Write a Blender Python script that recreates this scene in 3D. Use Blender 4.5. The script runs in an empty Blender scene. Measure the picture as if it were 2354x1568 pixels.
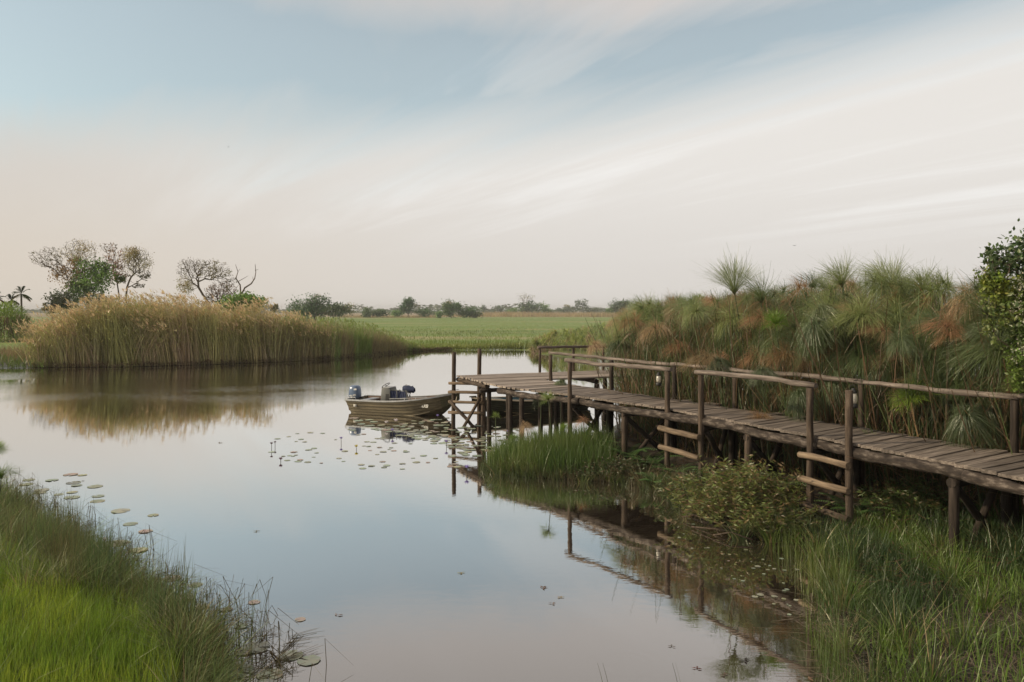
import bpy, math, random
import numpy as np
from mathutils import Vector, Matrix

rnd = random.Random(7)
R = np.random.default_rng(11)
SC = bpy.context.scene
COL = SC.collection

# ------------------------------------------------------------------ camera, sky, sun, exposure
CAM_Z, F, HX, HY = 4.0, 1831.0, 1177.0, 713.0     # eye height; focal length, centre and horizon on a 2354 px wide picture
cam_d = bpy.data.cameras.new('camera'); cam = bpy.data.objects.new('camera', cam_d); COL.objects.link(cam)
cam.location = (0, 0, CAM_Z); cam.rotation_euler = (math.radians(90), 0, 0)
cam_d.sensor_width = 36; cam_d.lens = 28.0; cam_d.shift_y = -71 / 2354
cam_d.clip_start = 0.1; cam_d.clip_end = 20000
SC.camera = cam

SUN_AZ, SUN_EL = math.radians(-95), math.radians(29)      # clockwise from +Y
world = bpy.data.worlds.new('World'); SC.world = world; world.use_nodes = True
SKY_STRENGTH, CLOUD_STRENGTH = 0.12, 0.80

def build_world():
    nt = world.node_tree; N = nt.nodes; L = nt.links; N.clear()
    def node(t, **kw):
        n = N.new(t)
        for k, v in kw.items(): setattr(n, k, v)
        return n
    def mth(op, a, b=None, c=None, clamp=False):
        n = node('ShaderNodeMath', operation=op, use_clamp=clamp)
        for i, v in enumerate((a, b, c)):
            if v is None: continue
            if isinstance(v, (int, float)): n.inputs[i].default_value = v
            else: L.new(v, n.inputs[i])
        return n.outputs[0]
    def sstep(x, a, b):
        n = node('ShaderNodeMapRange', interpolation_type='SMOOTHSTEP')
        L.new(x, n.inputs[0])
        for i, v in ((1, a), (2, b)):
            if isinstance(v, (int, float)): n.inputs[i].default_value = v
            else: L.new(v, n.inputs[i])
        return n.outputs[0]
    def mix(f, a, b):
        n = node('ShaderNodeMix', data_type='RGBA')
        if isinstance(f, (int, float)): n.inputs[0].default_value = f
        else: L.new(f, n.inputs[0])
        for i, v in ((6, a), (7, b)):
            if isinstance(v, tuple): n.inputs[i].default_value = v + (1,)
            else: L.new(v, n.inputs[i])
        return n.outputs[2]
    out = node('ShaderNodeOutputWorld')
    sky = node('ShaderNodeTexSky', sky_type='NISHITA', sun_disc=False, sun_elevation=SUN_EL, sun_rotation=SUN_AZ,
               altitude=0, air_density=1.0, dust_density=2.2, ozone_density=1.0)
    bg1 = node('ShaderNodeBackground'); bg1.inputs[1].default_value = SKY_STRENGTH
    hs = node('ShaderNodeHueSaturation'); hs.inputs['Saturation'].default_value = 0.64; L.new(sky.outputs[0], hs.inputs['Color'])
    tint = node('ShaderNodeMix', data_type='RGBA', blend_type='MULTIPLY'); tint.inputs[0].default_value = 1.0; L.new(hs.outputs[0], tint.inputs[6]); tint.inputs[7].default_value = (0.92, 1.05, 0.98, 1)
    L.new(tint.outputs[2], bg1.inputs[0])
    tc = node('ShaderNodeTexCoord'); sp = node('ShaderNodeSeparateXYZ'); L.new(tc.outputs['Generated'], sp.inputs[0])
    x, y, z = sp.outputs
    hyp = mth('SQRT', mth('ADD', mth('MULTIPLY', x, x), mth('MULTIPLY', y, y)))
    t = mth('DIVIDE', mth('MAXIMUM', z, 0.0), mth('MAXIMUM', hyp, 0.02))      # tan of elevation
    az = mth('ARCTAN2', x, y)
    # high thin cloud sheet: direction projected on a plane, stretched along one bearing
    zz = mth('ADD', mth('MAXIMUM', z, 0.0), 0.07)
    px, py = mth('DIVIDE', x, zz), mth('DIVIDE', y, zz)
    b = math.radians(-34)
    u = mth('ADD', mth('MULTIPLY', px, math.sin(b)), mth('MULTIPLY', py, math.cos(b)))
    v = mth('SUBTRACT', mth('MULTIPLY', px, math.cos(b)), mth('MULTIPLY', py, math.sin(b)))
    def streak(su, sv, off, det, rough, dist):
        cb = node('ShaderNodeCombineXYZ'); L.new(mth('MULTIPLY', u, su), cb.inputs[0]); L.new(mth('MULTIPLY', v, sv), cb.inputs[1]); cb.inputs[2].default_value = off
        n = node('ShaderNodeTexNoise'); n.inputs['Scale'].default_value = 1; n.inputs['Detail'].default_value = det
        n.inputs['Roughness'].default_value = rough; n.inputs['Distortion'].default_value = dist
        L.new(cb.outputs[0], n.inputs[0]); return n.outputs[0]
    n1 = streak(0.13, 0.42, 3.1, 3, 0.5, 0.5)
    n2 = streak(0.2, 1.3, 8.4, 7, 0.62, 0.9)
    n3 = streak(0.5, 0.9, 1.7, 6, 0.6, 0.8)
    n4 = streak(0.45, 4.2, 5.3, 7, 0.66, 0.9)
    base_b = mth('ADD', 0.215, mth('MULTIPLY', mth('ADD', mth('SINE', mth('SUBTRACT', az, 0.80)), 1.0), 0.15))
    tn = mth('ADD', t, mth('ADD', mth('MULTIPLY', mth('SUBTRACT', n1, 0.5), 0.22), mth('ADD', mth('MULTIPLY', mth('SUBTRACT', n2, 0.5), 0.11), mth('MULTIPLY', mth('SUBTRACT', n4, 0.5), 0.03))))
    low = mth('SUBTRACT', 1.0, sstep(mth('SUBTRACT', tn, base_b), -0.085, 0.07))
    hi = mth('MULTIPLY', sstep(mth('ADD', n1, mth('ADD', mth('MULTIPLY', mth('SUBTRACT', n2, 0.5), 0.55), mth('MULTIPLY', mth('SUBTRACT', n4, 0.5), 0.16))), 0.42, 0.80), 0.62)
    far_up = sstep(mth('ADD', t, mth('MULTIPLY', mth('SUBTRACT', n3, 0.5), 0.25)), 0.31, 0.44)
    mask = mth('MAXIMUM', mth('MAXIMUM', low, hi), mth('MULTIPLY', far_up, 0.86))
    mask = mth('MAXIMUM', mask, mth('MULTIPLY', sstep(n3, 0.42, 0.68), 0.46))
    mask = mth('MAXIMUM', mask, 0.22)
    # cloud colour: warm dusty near the horizon, whiter higher and towards the right
    toward = sstep(mth('COSINE', mth('SUBTRACT', az, 0.55)), 0.35, 1.0)
    warm = mix(toward, (0.70, 0.625, 0.535), (0.72, 0.685, 0.645))
    white = mix(toward, (0.67, 0.635, 0.59), (0.81, 0.78, 0.74))
    cc = mix(sstep(t, 0.03, 0.2), warm, white)
    bright = mth('MULTIPLY', mth('MULTIPLY', sstep(mth('ADD', n2, mth('MULTIPLY', mth('SUBTRACT', n4, 0.5), 0.5)), 0.40, 0.80), toward), sstep(t, 0.05, 0.16))
    cc = mix(mth('MULTIPLY', bright, 0.85), cc, (0.94, 0.93, 0.91))
    dim = mth('MULTIPLY', far_up, 0.6)
    cc = mix(dim, cc, (0.60, 0.515, 0.47))
    bg2 = node('ShaderNodeBackground'); bg2.inputs[1].default_value = CLOUD_STRENGTH; L.new(cc, bg2.inputs[0])
    ms = node('ShaderNodeMixShader'); L.new(mask, ms.inputs[0]); L.new(bg1.outputs[0], ms.inputs[1]); L.new(bg2.outputs[0], ms.inputs[2])
    L.new(ms.outputs[0], out.inputs[0])
build_world()

sun_d = bpy.data.lights.new('sun', 'SUN'); sun = bpy.data.objects.new('sun', sun_d); COL.objects.link(sun)
to_sun = Vector((math.sin(SUN_AZ) * math.cos(SUN_EL), math.cos(SUN_AZ) * math.cos(SUN_EL), math.sin(SUN_EL)))
sun.rotation_euler = to_sun.to_track_quat('Z', 'Y').to_euler(); sun.location = to_sun * 60
sun_d.energy = 2.9; sun_d.angle = math.radians(3.0); sun_d.color = (1.0, 0.82, 0.58)

SC.render.engine = 'CYCLES'
SC.view_settings.view_transform = 'Standard'; SC.view_settings.look = 'None'
SC.view_settings.exposure = 0.34; SC.view_settings.gamma = 1.0; SC.view_settings.use_curve_mapping = False
SC.cycles.max_bounces = 8; SC.cycles.transparent_max_bounces = 8; SC.cycles.volume_bounces = 0
SC.cycles.use_denoising = True
HAZE = 0.00030

# ------------------------------------------------------------------ helpers
def gx(X, D): return (X - HX) * D / F                 # picture column at a distance -> metres east
def gz(Y, D): return CAM_Z - (Y - HY) * D / F         # picture row at a distance -> metres up
def wp(X, Y):                                          # picture point on the water -> ground point
    D = F * CAM_Z / (Y - HY); return np.array([gx(X, D), D])

def tag(o, label=None, cat=None, group=None, kind=None):
    if label: o['label'] = label
    if cat: o['category'] = cat
    if group: o['group'] = group
    if kind: o['kind'] = kind
    return o
def empty(name, loc, rz=0.0):
    o = bpy.data.objects.new(name, None); COL.objects.link(o); o.location = loc; o.rotation_euler = (0, 0, rz)
    o.empty_display_size = 0.2
    return o
def mesh_np(name, V, Fq, mat, C=None, smooth=False):
    V = np.asarray(V, np.float32).reshape(-1, 3); Fq = np.asarray(Fq, np.int32)
    me = bpy.data.meshes.new(name); k = Fq.shape[1]; n = len(Fq)
    me.vertices.add(len(V)); me.vertices.foreach_set('co', V.ravel())
    me.loops.add(n * k); me.loops.foreach_set('vertex_index', Fq.ravel())
    me.polygons.add(n); me.polygons.foreach_set('loop_start', np.arange(0, n * k, k, dtype=np.int32))
    me.polygons.foreach_set('use_smooth', np.full(n, smooth))
    if C is not None:
        C = np.asarray(C, np.float32).reshape(-1, 3)
        a = me.color_attributes.new('Col', 'FLOAT_COLOR', 'POINT')
        a.data.foreach_set('color', np.concatenate([C, np.ones((len(C), 1), np.float32)], 1).ravel())
    me.update(calc_edges=True); me.validate()
    if mat: me.materials.append(mat)
    return me
def link(name, me, parent=None, loc=(0, 0, 0)):
    o = bpy.data.objects.new(name, me); COL.objects.link(o); o.location = loc
    if parent: o.parent = parent
    return o
class Acc:
    """collects quads with per-vertex colour"""
    def __init__(s): s.V = []; s.F = []; s.C = []; s.n = 0
    def add(s, V, Fq, C):
        V = np.asarray(V, np.float32).reshape(-1, 3); Fq = np.asarray(Fq, np.int64)
        C = np.asarray(C, np.float32)
        if C.ndim == 1: C = np.tile(C, (len(V), 1))
        s.V.append(V); s.F.append(Fq + s.n); s.C.append(C); s.n += len(V)
    def mesh(s, name, mat, smooth=False):
        return mesh_np(name, np.concatenate(s.V), np.concatenate(s.F), mat, np.concatenate(s.C), smooth)

def ribbons(base, tip, bend, width, segs, col, sharp=0.95, phi=None):
    base = np.asarray(base, float); n = len(base); tip = np.asarray(tip, float); bend = np.asarray(bend, float)
    width = np.broadcast_to(width, (n,)); col = np.broadcast_to(col, (n, 3))
    t = np.linspace(0, 1, segs + 1)
    P = base[:, None] + tip[:, None] * t[None, :, None] + bend[:, None] * (t ** 2)[None, :, None]
    if phi is None: phi = R.uniform(0, 2 * math.pi, n)
    side = np.stack([np.cos(phi), np.sin(phi), np.zeros(n)], 1)
    w = width[:, None] * (1 - sharp * t[None] ** 1.3) * 0.5
    A = P - side[:, None] * w[..., None]; B = P + side[:, None] * w[..., None]
    V = np.stack([A, B], 2)                                        # n, segs+1, 2, 3
    idx = np.arange(n * (segs + 1) * 2).reshape(n, segs + 1, 2)
    Fq = np.stack([idx[:, :-1, 0], idx[:, :-1, 1], idx[:, 1:, 1], idx[:, 1:, 0]], -1).reshape(-1, 4)
    return V.reshape(-1, 3), Fq, np.repeat(col, (segs + 1) * 2, axis=0)
def unit(v): return v / np.maximum(np.linalg.norm(v, axis=-1, keepdims=True), 1e-9)
def leaves(c, axis, length, width, col, roll=None, curl=0.0):
    """lance-shaped leaf: two quads folded on the midrib"""
    c = np.asarray(c, float); n = len(c); a = unit(np.asarray(axis, float))
    rv = unit(R.normal(size=(n, 3))) if roll is None else unit(roll)
    b = unit(np.cross(a, rv)); nn = np.cross(a, b)
    L_ = np.broadcast_to(length, (n,))[:, None]; W = np.broadcast_to(width, (n,))[:, None]
    p0 = c; p1 = c + a * L_ + nn * L_ * curl; m = c + a * L_ * 0.5 - nn * L_ * 0.06
    l = c + a * L_ * 0.42 + b * W * 0.5; r = c + a * L_ * 0.42 - b * W * 0.5
    V = np.stack([p0, l, p1, m, r], 1); i = np.arange(n * 5).reshape(n, 5)
    Fq = np.concatenate([i[:, [0, 3, 2, 1]], i[:, [0, 4, 2, 3]]])
    return V.reshape(-1, 3), Fq, np.repeat(np.broadcast_to(col, (n, 3)), 5, axis=0)
def segs_tubes(p0, p1, r0, r1, sides, col):
    p0 = np.asarray(p0, float); p1 = np.asarray(p1, float); n = len(p0)
    d = unit(p1 - p0); ref = np.where(np.abs(d[:, 2:3]) > 0.9, np.array([[1., 0, 0]]), np.array([[0., 0, 1]]))
    a = unit(np.cross(d, ref)); b = np.cross(d, a)
    th = np.arange(sides) * 2 * math.pi / sides
    ring = a[:, None] * np.cos(th)[None, :, None] + b[:, None] * np.sin(th)[None, :, None]
    V = np.stack([p0[:, None] + ring * np.reshape(r0, (-1, 1, 1)), p1[:, None] + ring * np.reshape(r1, (-1, 1, 1))], 1)
    i = np.arange(n * 2 * sides).reshape(n, 2, sides); j = np.roll(i, -1, axis=2)
    Fq = np.stack([i[:, 0], j[:, 0], j[:, 1], i[:, 1]], -1).reshape(-1, 4)
    return V.reshape(-1, 3), Fq, np.repeat(np.broadcast_to(col, (n, 3)), 2 * sides, axis=0)
def jit(col, n, a=0.18, hue=0.08):
    c = np.tile(np.asarray(col, float), (n, 1)) * R.uniform(1 - a, 1 + a, (n, 1)) * R.uniform(1 - hue, 1 + hue, (n, 3))
    return np.clip(c, 0.002, 0.9)
_G = np.random.default_rng(5).uniform(0, 1, (64, 64))
def vnoise(x, y, s):
    x = np.asarray(x) / s + 100; y = np.asarray(y) / s + 100
    xi = np.floor(x).astype(int); yi = np.floor(y).astype(int); fx = x - xi; fy = y - yi
    fx = fx * fx * (3 - 2 * fx); fy = fy * fy * (3 - 2 * fy)
    g = lambda i, j: _G[i % 64, j % 64]
    return (g(xi, yi) * (1 - fx) + g(xi + 1, yi) * fx) * (1 - fy) + (g(xi, yi + 1) * (1 - fx) + g(xi + 1, yi + 1) * fx) * fy
def sdf(P, poly):
    """signed distance to a polygon, positive inside"""
    P = np.asarray(P, float); A = np.asarray(poly, float); B = np.roll(A, -1, axis=0)
    d = np.full(len(P), 1e9); ins = np.zeros(len(P), bool)
    for a, b in zip(A, B):
        e = b - a; w = P - a
        t = np.clip((w @ e) / max(e @ e, 1e-9), 0, 1)
        d = np.minimum(d, np.hypot(*(w - t[:, None] * e).T))
        c = (a[1] > P[:, 1]) != (b[1] > P[:, 1])
        with np.errstate(divide='ignore', invalid='ignore'):
            xx = (b[0] - a[0]) * (P[:, 1] - a[1]) / (b[1] - a[1]) + a[0]
        ins ^= c & (P[:, 0] < xx)
    return np.where(ins, d, -d)
def scatter(n, box, fn):
    """n random points in box where fn(P) (0..1) accepts"""
    out = []; got = 0
    for _ in range(60):
        P = np.stack([R.uniform(box[0], box[1], n * 2), R.uniform(box[2], box[3], n * 2)], 1)
        P = P[R.uniform(0, 1, len(P)) < fn(P)]
        out.append(P); got += len(P)
        if got >= n: break
    return np.concatenate(out)[:n]
def interp_px(X, pts): return np.interp(X, [p[0] for p in pts], [p[1] for p in pts])

# ------------------------------------------------------------------ materials
def new_mat(name):
    m = bpy.data.materials.new(name); m.use_nodes = True; nt = m.node_tree; nt.nodes.clear()
    return m, nt, nt.nodes, nt.links
def foliage_mat(name, transl=0.42, vary=0.0, gloss=0.05):
    m, nt, N, L = new_mat(name)
    at = N.new('ShaderNodeAttribute'); at.attribute_name = 'Col'; src = at.outputs['Color']
    if vary:
        oi = N.new('ShaderNodeObjectInfo'); hs = N.new('ShaderNodeHueSaturation')
        mr = N.new('ShaderNodeMapRange'); L.new(oi.outputs['Random'], mr.inputs[0]); mr.inputs[3].default_value = 1 - vary; mr.inputs[4].default_value = 1 + vary
        m2 = N.new('ShaderNodeMapRange'); L.new(oi.outputs['Random'], m2.inputs[0]); m2.inputs[3].default_value = 0.515; m2.inputs[4].default_value = 0.482
        L.new(mr.outputs[0], hs.inputs['Value']); L.new(m2.outputs[0], hs.inputs['Hue']); L.new(src, hs.inputs['Color']); src = hs.outputs[0]
    df = N.new('ShaderNodeBsdfDiffuse'); tr = N.new('ShaderNodeBsdfTranslucent'); gl = N.new('ShaderNodeBsdfGlossy'); gl.inputs['Roughness'].default_value = 0.42
    gl.inputs['Color'].default_value = (0.8, 0.8, 0.75, 1)
    L.new(src, df.inputs[0]); L.new(src, tr.inputs[0])
    a = N.new('ShaderNodeMixShader'); a.inputs[0].default_value = transl; L.new(df.outputs[0], a.inputs[1]); L.new(tr.outputs[0], a.inputs[2])
    b = N.new('ShaderNodeMixShader'); b.inputs[0].default_value = gloss; L.new(a.outputs[0], b.inputs[1]); L.new(gl.outputs[0], b.inputs[2])
    o = N.new('ShaderNodeOutputMaterial'); L.new(b.outputs[0], o.inputs[0])
    return m
def noise_mat(name, c1, c2, scale=(8, 8, 8), rough=0.8, bump=0.0, c3=None, metallic=0.0, spec=0.3, vary=0.0, detail=5):
    m, nt, N, L = new_mat(name)
    tc = N.new('ShaderNodeTexCoord'); mp = N.new('ShaderNodeMapping'); mp.inputs['Scale'].default_value = scale
    oi = N.new('ShaderNodeObjectInfo'); sc = N.new('ShaderNodeVectorMath'); sc.operation = 'MULTIPLY_ADD'
    cb = N.new('ShaderNodeCombineXYZ'); L.new(oi.outputs['Random'], cb.inputs[0]); L.new(oi.outputs['Random'], cb.inputs[1]); L.new(oi.outputs['Random'], cb.inputs[2])
    L.new(cb.outputs[0], sc.inputs[0]); sc.inputs[1].default_value = (37, 53, 71); L.new(tc.outputs['Object'], sc.inputs[2])
    L.new(sc.outputs[0], mp.inputs[0])
    nz = N.new('ShaderNodeTexNoise'); nz.inputs['Scale'].default_value = 1; nz.inputs['Detail'].default_value = detail; nz.inputs['Roughness'].default_value = 0.62
    L.new(mp.outputs[0], nz.inputs[0])
    cr = N.new('ShaderNodeValToRGB'); e = cr.color_ramp.elements
    e[0].position = 0.33; e[0].color = (*c1, 1); e[1].position = 0.68; e[1].color = (*c2, 1)
    if c3: k = e.new(0.5); k.color = (*c3, 1)
    L.new(nz.outputs[0], cr.inputs[0]); src = cr.outputs[0]
    if vary:
        hs = N.new('ShaderNodeHueSaturation'); mr = N.new('ShaderNodeMapRange'); L.new(oi.outputs['Random'], mr.inputs[0])
        mr.inputs[3].default_value = 1 - vary; mr.inputs[4].default_value = 1 + vary
        L.new(mr.outputs[0], hs.inputs['Value']); L.new(src, hs.inputs['Color']); src = hs.outputs[0]
    p = N.new('ShaderNodeBsdfPrincipled'); L.new(src, p.inputs['Base Color']); p.inputs['Roughness'].default_value = rough
    p.inputs['Metallic'].default_value = metallic; p.inputs['Specular IOR Level'].default_value = spec
    if bump:
        bp = N.new('ShaderNodeBump'); bp.inputs['Strength'].default_value = 0.6; bp.inputs['Distance'].default_value = bump
        L.new(nz.outputs[0], bp.inputs['Height']); L.new(bp.outputs[0], p.inputs['Normal'])
    o = N.new('ShaderNodeOutputMaterial'); L.new(p.outputs[0], o.inputs[0])
    return m

M_leaf = foliage_mat('leaf'); M_leafv = foliage_mat('leaf_varied', 0.42, 0.34, 0.08); M_dry = foliage_mat('dry_leaf', 0.35, 0.0, 0.02)
M_pad = foliage_mat('lily_pad', 0.1, 0.3, 0.34)
M_petal = foliage_mat('petal', 0.4, 0.0, 0.02)
M_bark = foliage_mat('bark', 0.0, 0.0, 0.02)
M_plank = noise_mat('weathered_plank', (0.070, 0.056, 0.046), (0.255, 0.215, 0.183), (1.5, 26, 26), 0.75, 0.004, (0.155, 0.128, 0.107), vary=0.28)
M_plank_lit = noise_mat('sunlit_plank', (0.15, 0.122, 0.10), (0.42, 0.355, 0.30), (1.5, 26, 26), 0.75, 0.004, (0.28, 0.234, 0.196), vary=0.2)  # lighter plank copy: sunlight on the jetty end put into the colour
M_log = noise_mat('weathered_log', (0.030, 0.022, 0.016), (0.135, 0.100, 0.074), (24, 24, 2.2), 0.85, 0.006, (0.070, 0.051, 0.037), vary=0.25)
M_logb = noise_mat('mottled_beam', (0.016, 0.012, 0.010), (0.150, 0.125, 0.105), (14, 14, 5), 0.85, 0.008, (0.042, 0.032, 0.025), vary=0.2)
M_logd = noise_mat('dark_log', (0.014, 0.010, 0.008), (0.055, 0.041, 0.032), (24, 24, 2.2), 0.85, 0.006, (0.028, 0.021, 0.016), vary=0.25)
M_rail = noise_mat('silvered_rail', (0.075, 0.059, 0.048), (0.25, 0.21, 0.18), (22, 22, 1.8), 0.8, 0.005, (0.145, 0.118, 0.099), vary=0.15)
M_rung = noise_mat('pale_rung', (0.085, 0.06, 0.04), (0.24, 0.18, 0.12), (22, 22, 2.0), 0.8, 0.005, (0.15, 0.11, 0.074), vary=0.2)

def water_mat():
    m, nt, N, L = new_mat('still_water')
    geo = N.new('ShaderNodeNewGeometry'); sp = N.new('ShaderNodeSeparateXYZ'); L.new(geo.outputs['Position'], sp.inputs[0])
    def mth(op, a, b=None, clamp=False):
        n = N.new('ShaderNodeMath'); n.operation = op; n.use_clamp = clamp
        for i, v in enumerate((a, b)):
            if v is None: continue
            if isinstance(v, (int, float)): n.inputs[i].default_value = v
            else: L.new(v, n.inputs[i])
        return n.outputs[0]
    def sstep(x, a, b):
        n = N.new('ShaderNodeMapRange'); n.interpolation_type = 'SMOOTHSTEP'; L.new(x, n.inputs[0]); n.inputs[1].default_value = a; n.inputs[2].default_value = b
        return n.outputs[0]
    def noise(sc, det, off=0.0):
        mp = N.new('ShaderNodeMapping'); mp.inputs['Scale'].default_value = sc; mp.inputs['Location'].default_value = (off, off, off); L.new(geo.outputs['Position'], mp.inputs[0])
        n = N.new('ShaderNodeTexNoise'); n.inputs['Scale'].default_value = 1; n.inputs['Detail'].default_value = det; L.new(mp.outputs[0], n.inputs[0]); return n.outputs[0]
    x, y, _ = sp.outputs
    # breeze patch on the open water in front of the reeds
    patch = mth('MULTIPLY', mth('MULTIPLY', sstep(y, 32, 39), mth('SUBTRACT', 1.0, sstep(y, 47, 56))), mth('SUBTRACT', 1.0, sstep(x, -13, -3)))
    patch = mth('MULTIPLY', patch, sstep(noise((0.09, 0.16, 1), 2, 4.0), 0.30, 0.66))
    streak = mth('MULTIPLY', sstep(y, 45, 52), sstep(noise((0.035, 0.33, 1), 2, 9.0), 0.5, 0.68))
    amt = mth('ADD', mth('ADD', 0.035, mth('MULTIPLY', patch, 0.62)), mth('MULTIPLY', streak, 0.12))
    h = mth('MULTIPLY', mth('ADD', noise((3.6, 7.0, 1), 3), mth('MULTIPLY', noise((9, 15, 1), 1, 3.0), 0.3)), amt)
    # spreading rings where a fish rose
    for (X, Y, k, rr, a) in ((1441, 1525, 46, 0.42, 0.016), (1560, 1335, 40, 0.5, 0.007), (1270, 1515, 38, 0.45, 0.006)):
        c = wp(X, Y)
        d = mth('SQRT', mth('ADD', mth('POWER', mth('SUBTRACT', x, float(c[0])), 2), mth('POWER', mth('SUBTRACT', y, float(c[1])), 2)))
        env = mth('MULTIPLY', mth('SUBTRACT', 1.0, sstep(d, rr * 0.75, rr * 1.1)), sstep(d, rr * 0.25, rr * 0.7))
        h = mth('ADD', h, mth('MULTIPLY', mth('MULTIPLY', mth('SINE', mth('MULTIPLY', d, k)), env), a))
    bp = N.new('ShaderNodeBump'); bp.inputs['Strength'].default_value = 1.0; bp.inputs['Distance'].default_value = 0.02; L.new(h, bp.inputs['Height'])
    gl = N.new('ShaderNodeBsdfGlossy'); gl.inputs['Roughness'].default_value = 0.012; gl.inputs['Color'].default_value = (0.94, 0.94, 0.93, 1); L.new(bp.outputs[0], gl.inputs['Normal'])
    df = N.new('ShaderNodeBsdfDiffuse'); df.inputs['Color'].default_value = (0.040, 0.030, 0.022, 1)
    lw = N.new('ShaderNodeLayerWeight'); lw.inputs['Blend'].default_value = 0.5
    cr = N.new('ShaderNodeValToRGB'); cr.color_ramp.interpolation = 'LINEAR'; e = cr.color_ramp.elements
    e[0].position = 0.0; e[0].color = (0.06,) * 3 + (1,); e[1].position = 1.0; e[1].color = (1, 1, 1, 1)
    for p_, v_ in ((0.35, 0.26), (0.58, 0.50), (0.74, 0.78), (0.88, 0.93)):
        k = e.new(p_); k.color = (v_, v_, v_, 1)
    L.new(lw.outputs['Facing'], cr.inputs[0])
    ms = N.new('ShaderNodeMixShader'); L.new(cr.outputs[0], ms.inputs[0]); L.new(df.outputs[0], ms.inputs[1]); L.new(gl.outputs[0], ms.inputs[2])
    o = N.new('ShaderNodeOutputMaterial'); L.new(ms.outputs[0], o.inputs[0])
    return m
def ground_mat():
    m, nt, N, L = new_mat('floodplain_ground')
    geo = N.new('ShaderNodeNewGeometry'); sp = N.new('ShaderNodeSeparateXYZ'); L.new(geo.outputs['Position'], sp.inputs[0])
    def noise(sc, det, off=0.0):
        mp = N.new('ShaderNodeMapping'); mp.inputs['Scale'].default_value = sc; mp.inputs['Location'].default_value = (off, off, off); L.new(geo.outputs['Position'], mp.inputs[0])
        n = N.new('ShaderNodeTexNoise'); n.inputs['Scale'].default_value = 1; n.inputs['Detail'].default_value = det; L.new(mp.outputs[0], n.inputs[0]); return n.outputs[0]
    def ramp(s, *st):
        cr = N.new('ShaderNodeValToRGB'); e = cr.color_ramp.elements; L.new(s, cr.inputs[0])
        e[0].position = st[0][0]; e[0].color = (*st[0][1], 1); e[1].position = st[-1][0]; e[1].color = (*st[-1][1], 1)
        for p_, c_ in st[1:-1]: k = e.new(p_); k.color = (*c_, 1)
        return cr.outputs[0]
    def sstep(x, a, b):
        n = N.new('ShaderNodeMapRange'); n.interpolation_type = 'SMOOTHSTEP'; L.new(x, n.inputs[0]); n.inputs[1].default_value = a; n.inputs[2].default_value = b
        return n.outputs[0]
    def mix(f, a, b):
        n = N.new('ShaderNodeMix'); n.data_type = 'RGBA'; L.new(f, n.inputs[0]); L.new(a, n.inputs[6]); L.new(b, n.inputs[7]); return n.outputs[2]
    mud = ramp(noise((3, 3, 3), 6), (0.35, (0.022, 0.017, 0.013)), (0.7, (0.060, 0.048, 0.038)))
    green = ramp(noise((0.006, 0.03, 1), 5, 2.0), (0.34, (0.20, 0.21, 0.07)), (0.44, (0.115, 0.175, 0.028)), (0.54, (0.14, 0.205, 0.035)), (0.62, (0.25, 0.23, 0.095)))
    dry = ramp(noise((0.02, 0.05, 1), 4, 7.0), (0.35, (0.20, 0.155, 0.085)), (0.65, (0.31, 0.25, 0.15)))
    c = mix(sstep(sp.outputs[1], 56, 78), mud, green)
    c = mix(sstep(sp.outputs[1], 410, 480), c, dry)
    p = N.new('ShaderNodeBsdfPrincipled'); L.new(c, p.inputs['Base Color']); p.inputs['Specular IOR Level'].default_value = 0.45
    wet = N.new('ShaderNodeMapRange'); L.new(sp.outputs[2], wet.inputs[0]); wet.inputs[1].default_value = 0.05; wet.inputs[2].default_value = 0.24; wet.inputs[3].default_value = 0.16; wet.inputs[4].default_value = 0.85; L.new(wet.outputs[0], p.inputs['Roughness'])
    bp = N.new('ShaderNodeBump'); bp.inputs['Distance'].default_value = 0.06; L.new(noise((6, 6, 6), 5, 1.0), bp.inputs['Height']); L.new(bp.outputs[0], p.inputs['Normal'])
    o = N.new('ShaderNodeOutputMaterial'); L.new(p.outputs[0], o.inputs[0])
    return m

# ------------------------------------------------------------------ ground and water
LAND_L = [(-14.0, 18.9), (-11.6, 17.2), (-9.7, 15.6), (-7.4, 13.2), (-5.3, 11.3), (-3.9, 9.8), (-3.1, 8.6), (-2.5, 6.5), (-1, 3), (-1, -60), (-90, -60), (-90, 21), (-20, 20)]
LAND_R = [(-.75, 19.9), (-.3, 19.35), (.3, 18.95), (2.5, 18.4), (3.35, 16.9), (3.45, 15.1), (4.0, 14.1), (4.9, 13.1), (4.75, 11.9), (4.1, 9.95), (3.8, 8.5), (3.2, 6), (1.5, 3), (1, -60), (90, -60),
          (140, 40), (45, 50), (20, 45), (9, 38), (4.6, 30), (3.0, 26.3), (2.0, 24.6), (.7, 23.2), (.1, 22), (-.55, 20.7)]
LAND_F = [(-3000, 46), (-90, 51), (-36, 54.6), (-32, 55.2), (-27, 55.6), (-22, 58), (-18, 60.8), (-14.8, 64.5), (-12, 71), (-9.8, 76.6), (-7, 79.3), (0, 80), (2.2, 77.5), (2.2, 72), (5, 66), (14, 60), (40, 57), (90, 60), (300, 70), (3000, 100), (3000, 3000), (-3000, 3000)]
def land_h(P):
    P = np.asarray(P, float)
    near = np.maximum(sdf(P, LAND_L), sdf(P, LAND_R)); far = sdf(P, LAND_F)
    hn = np.clip(near * 0.16, -0.6, 0.34); hf = np.clip(far * 0.10, -0.6, 0.22)
    h = np.maximum(hn, hf)
    return h + np.where(h > 0.02, (vnoise(P[:, 0], P[:, 1], 0.7) - 0.5) * 0.12 * np.clip(h * 5, 0, 1), 0)
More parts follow.
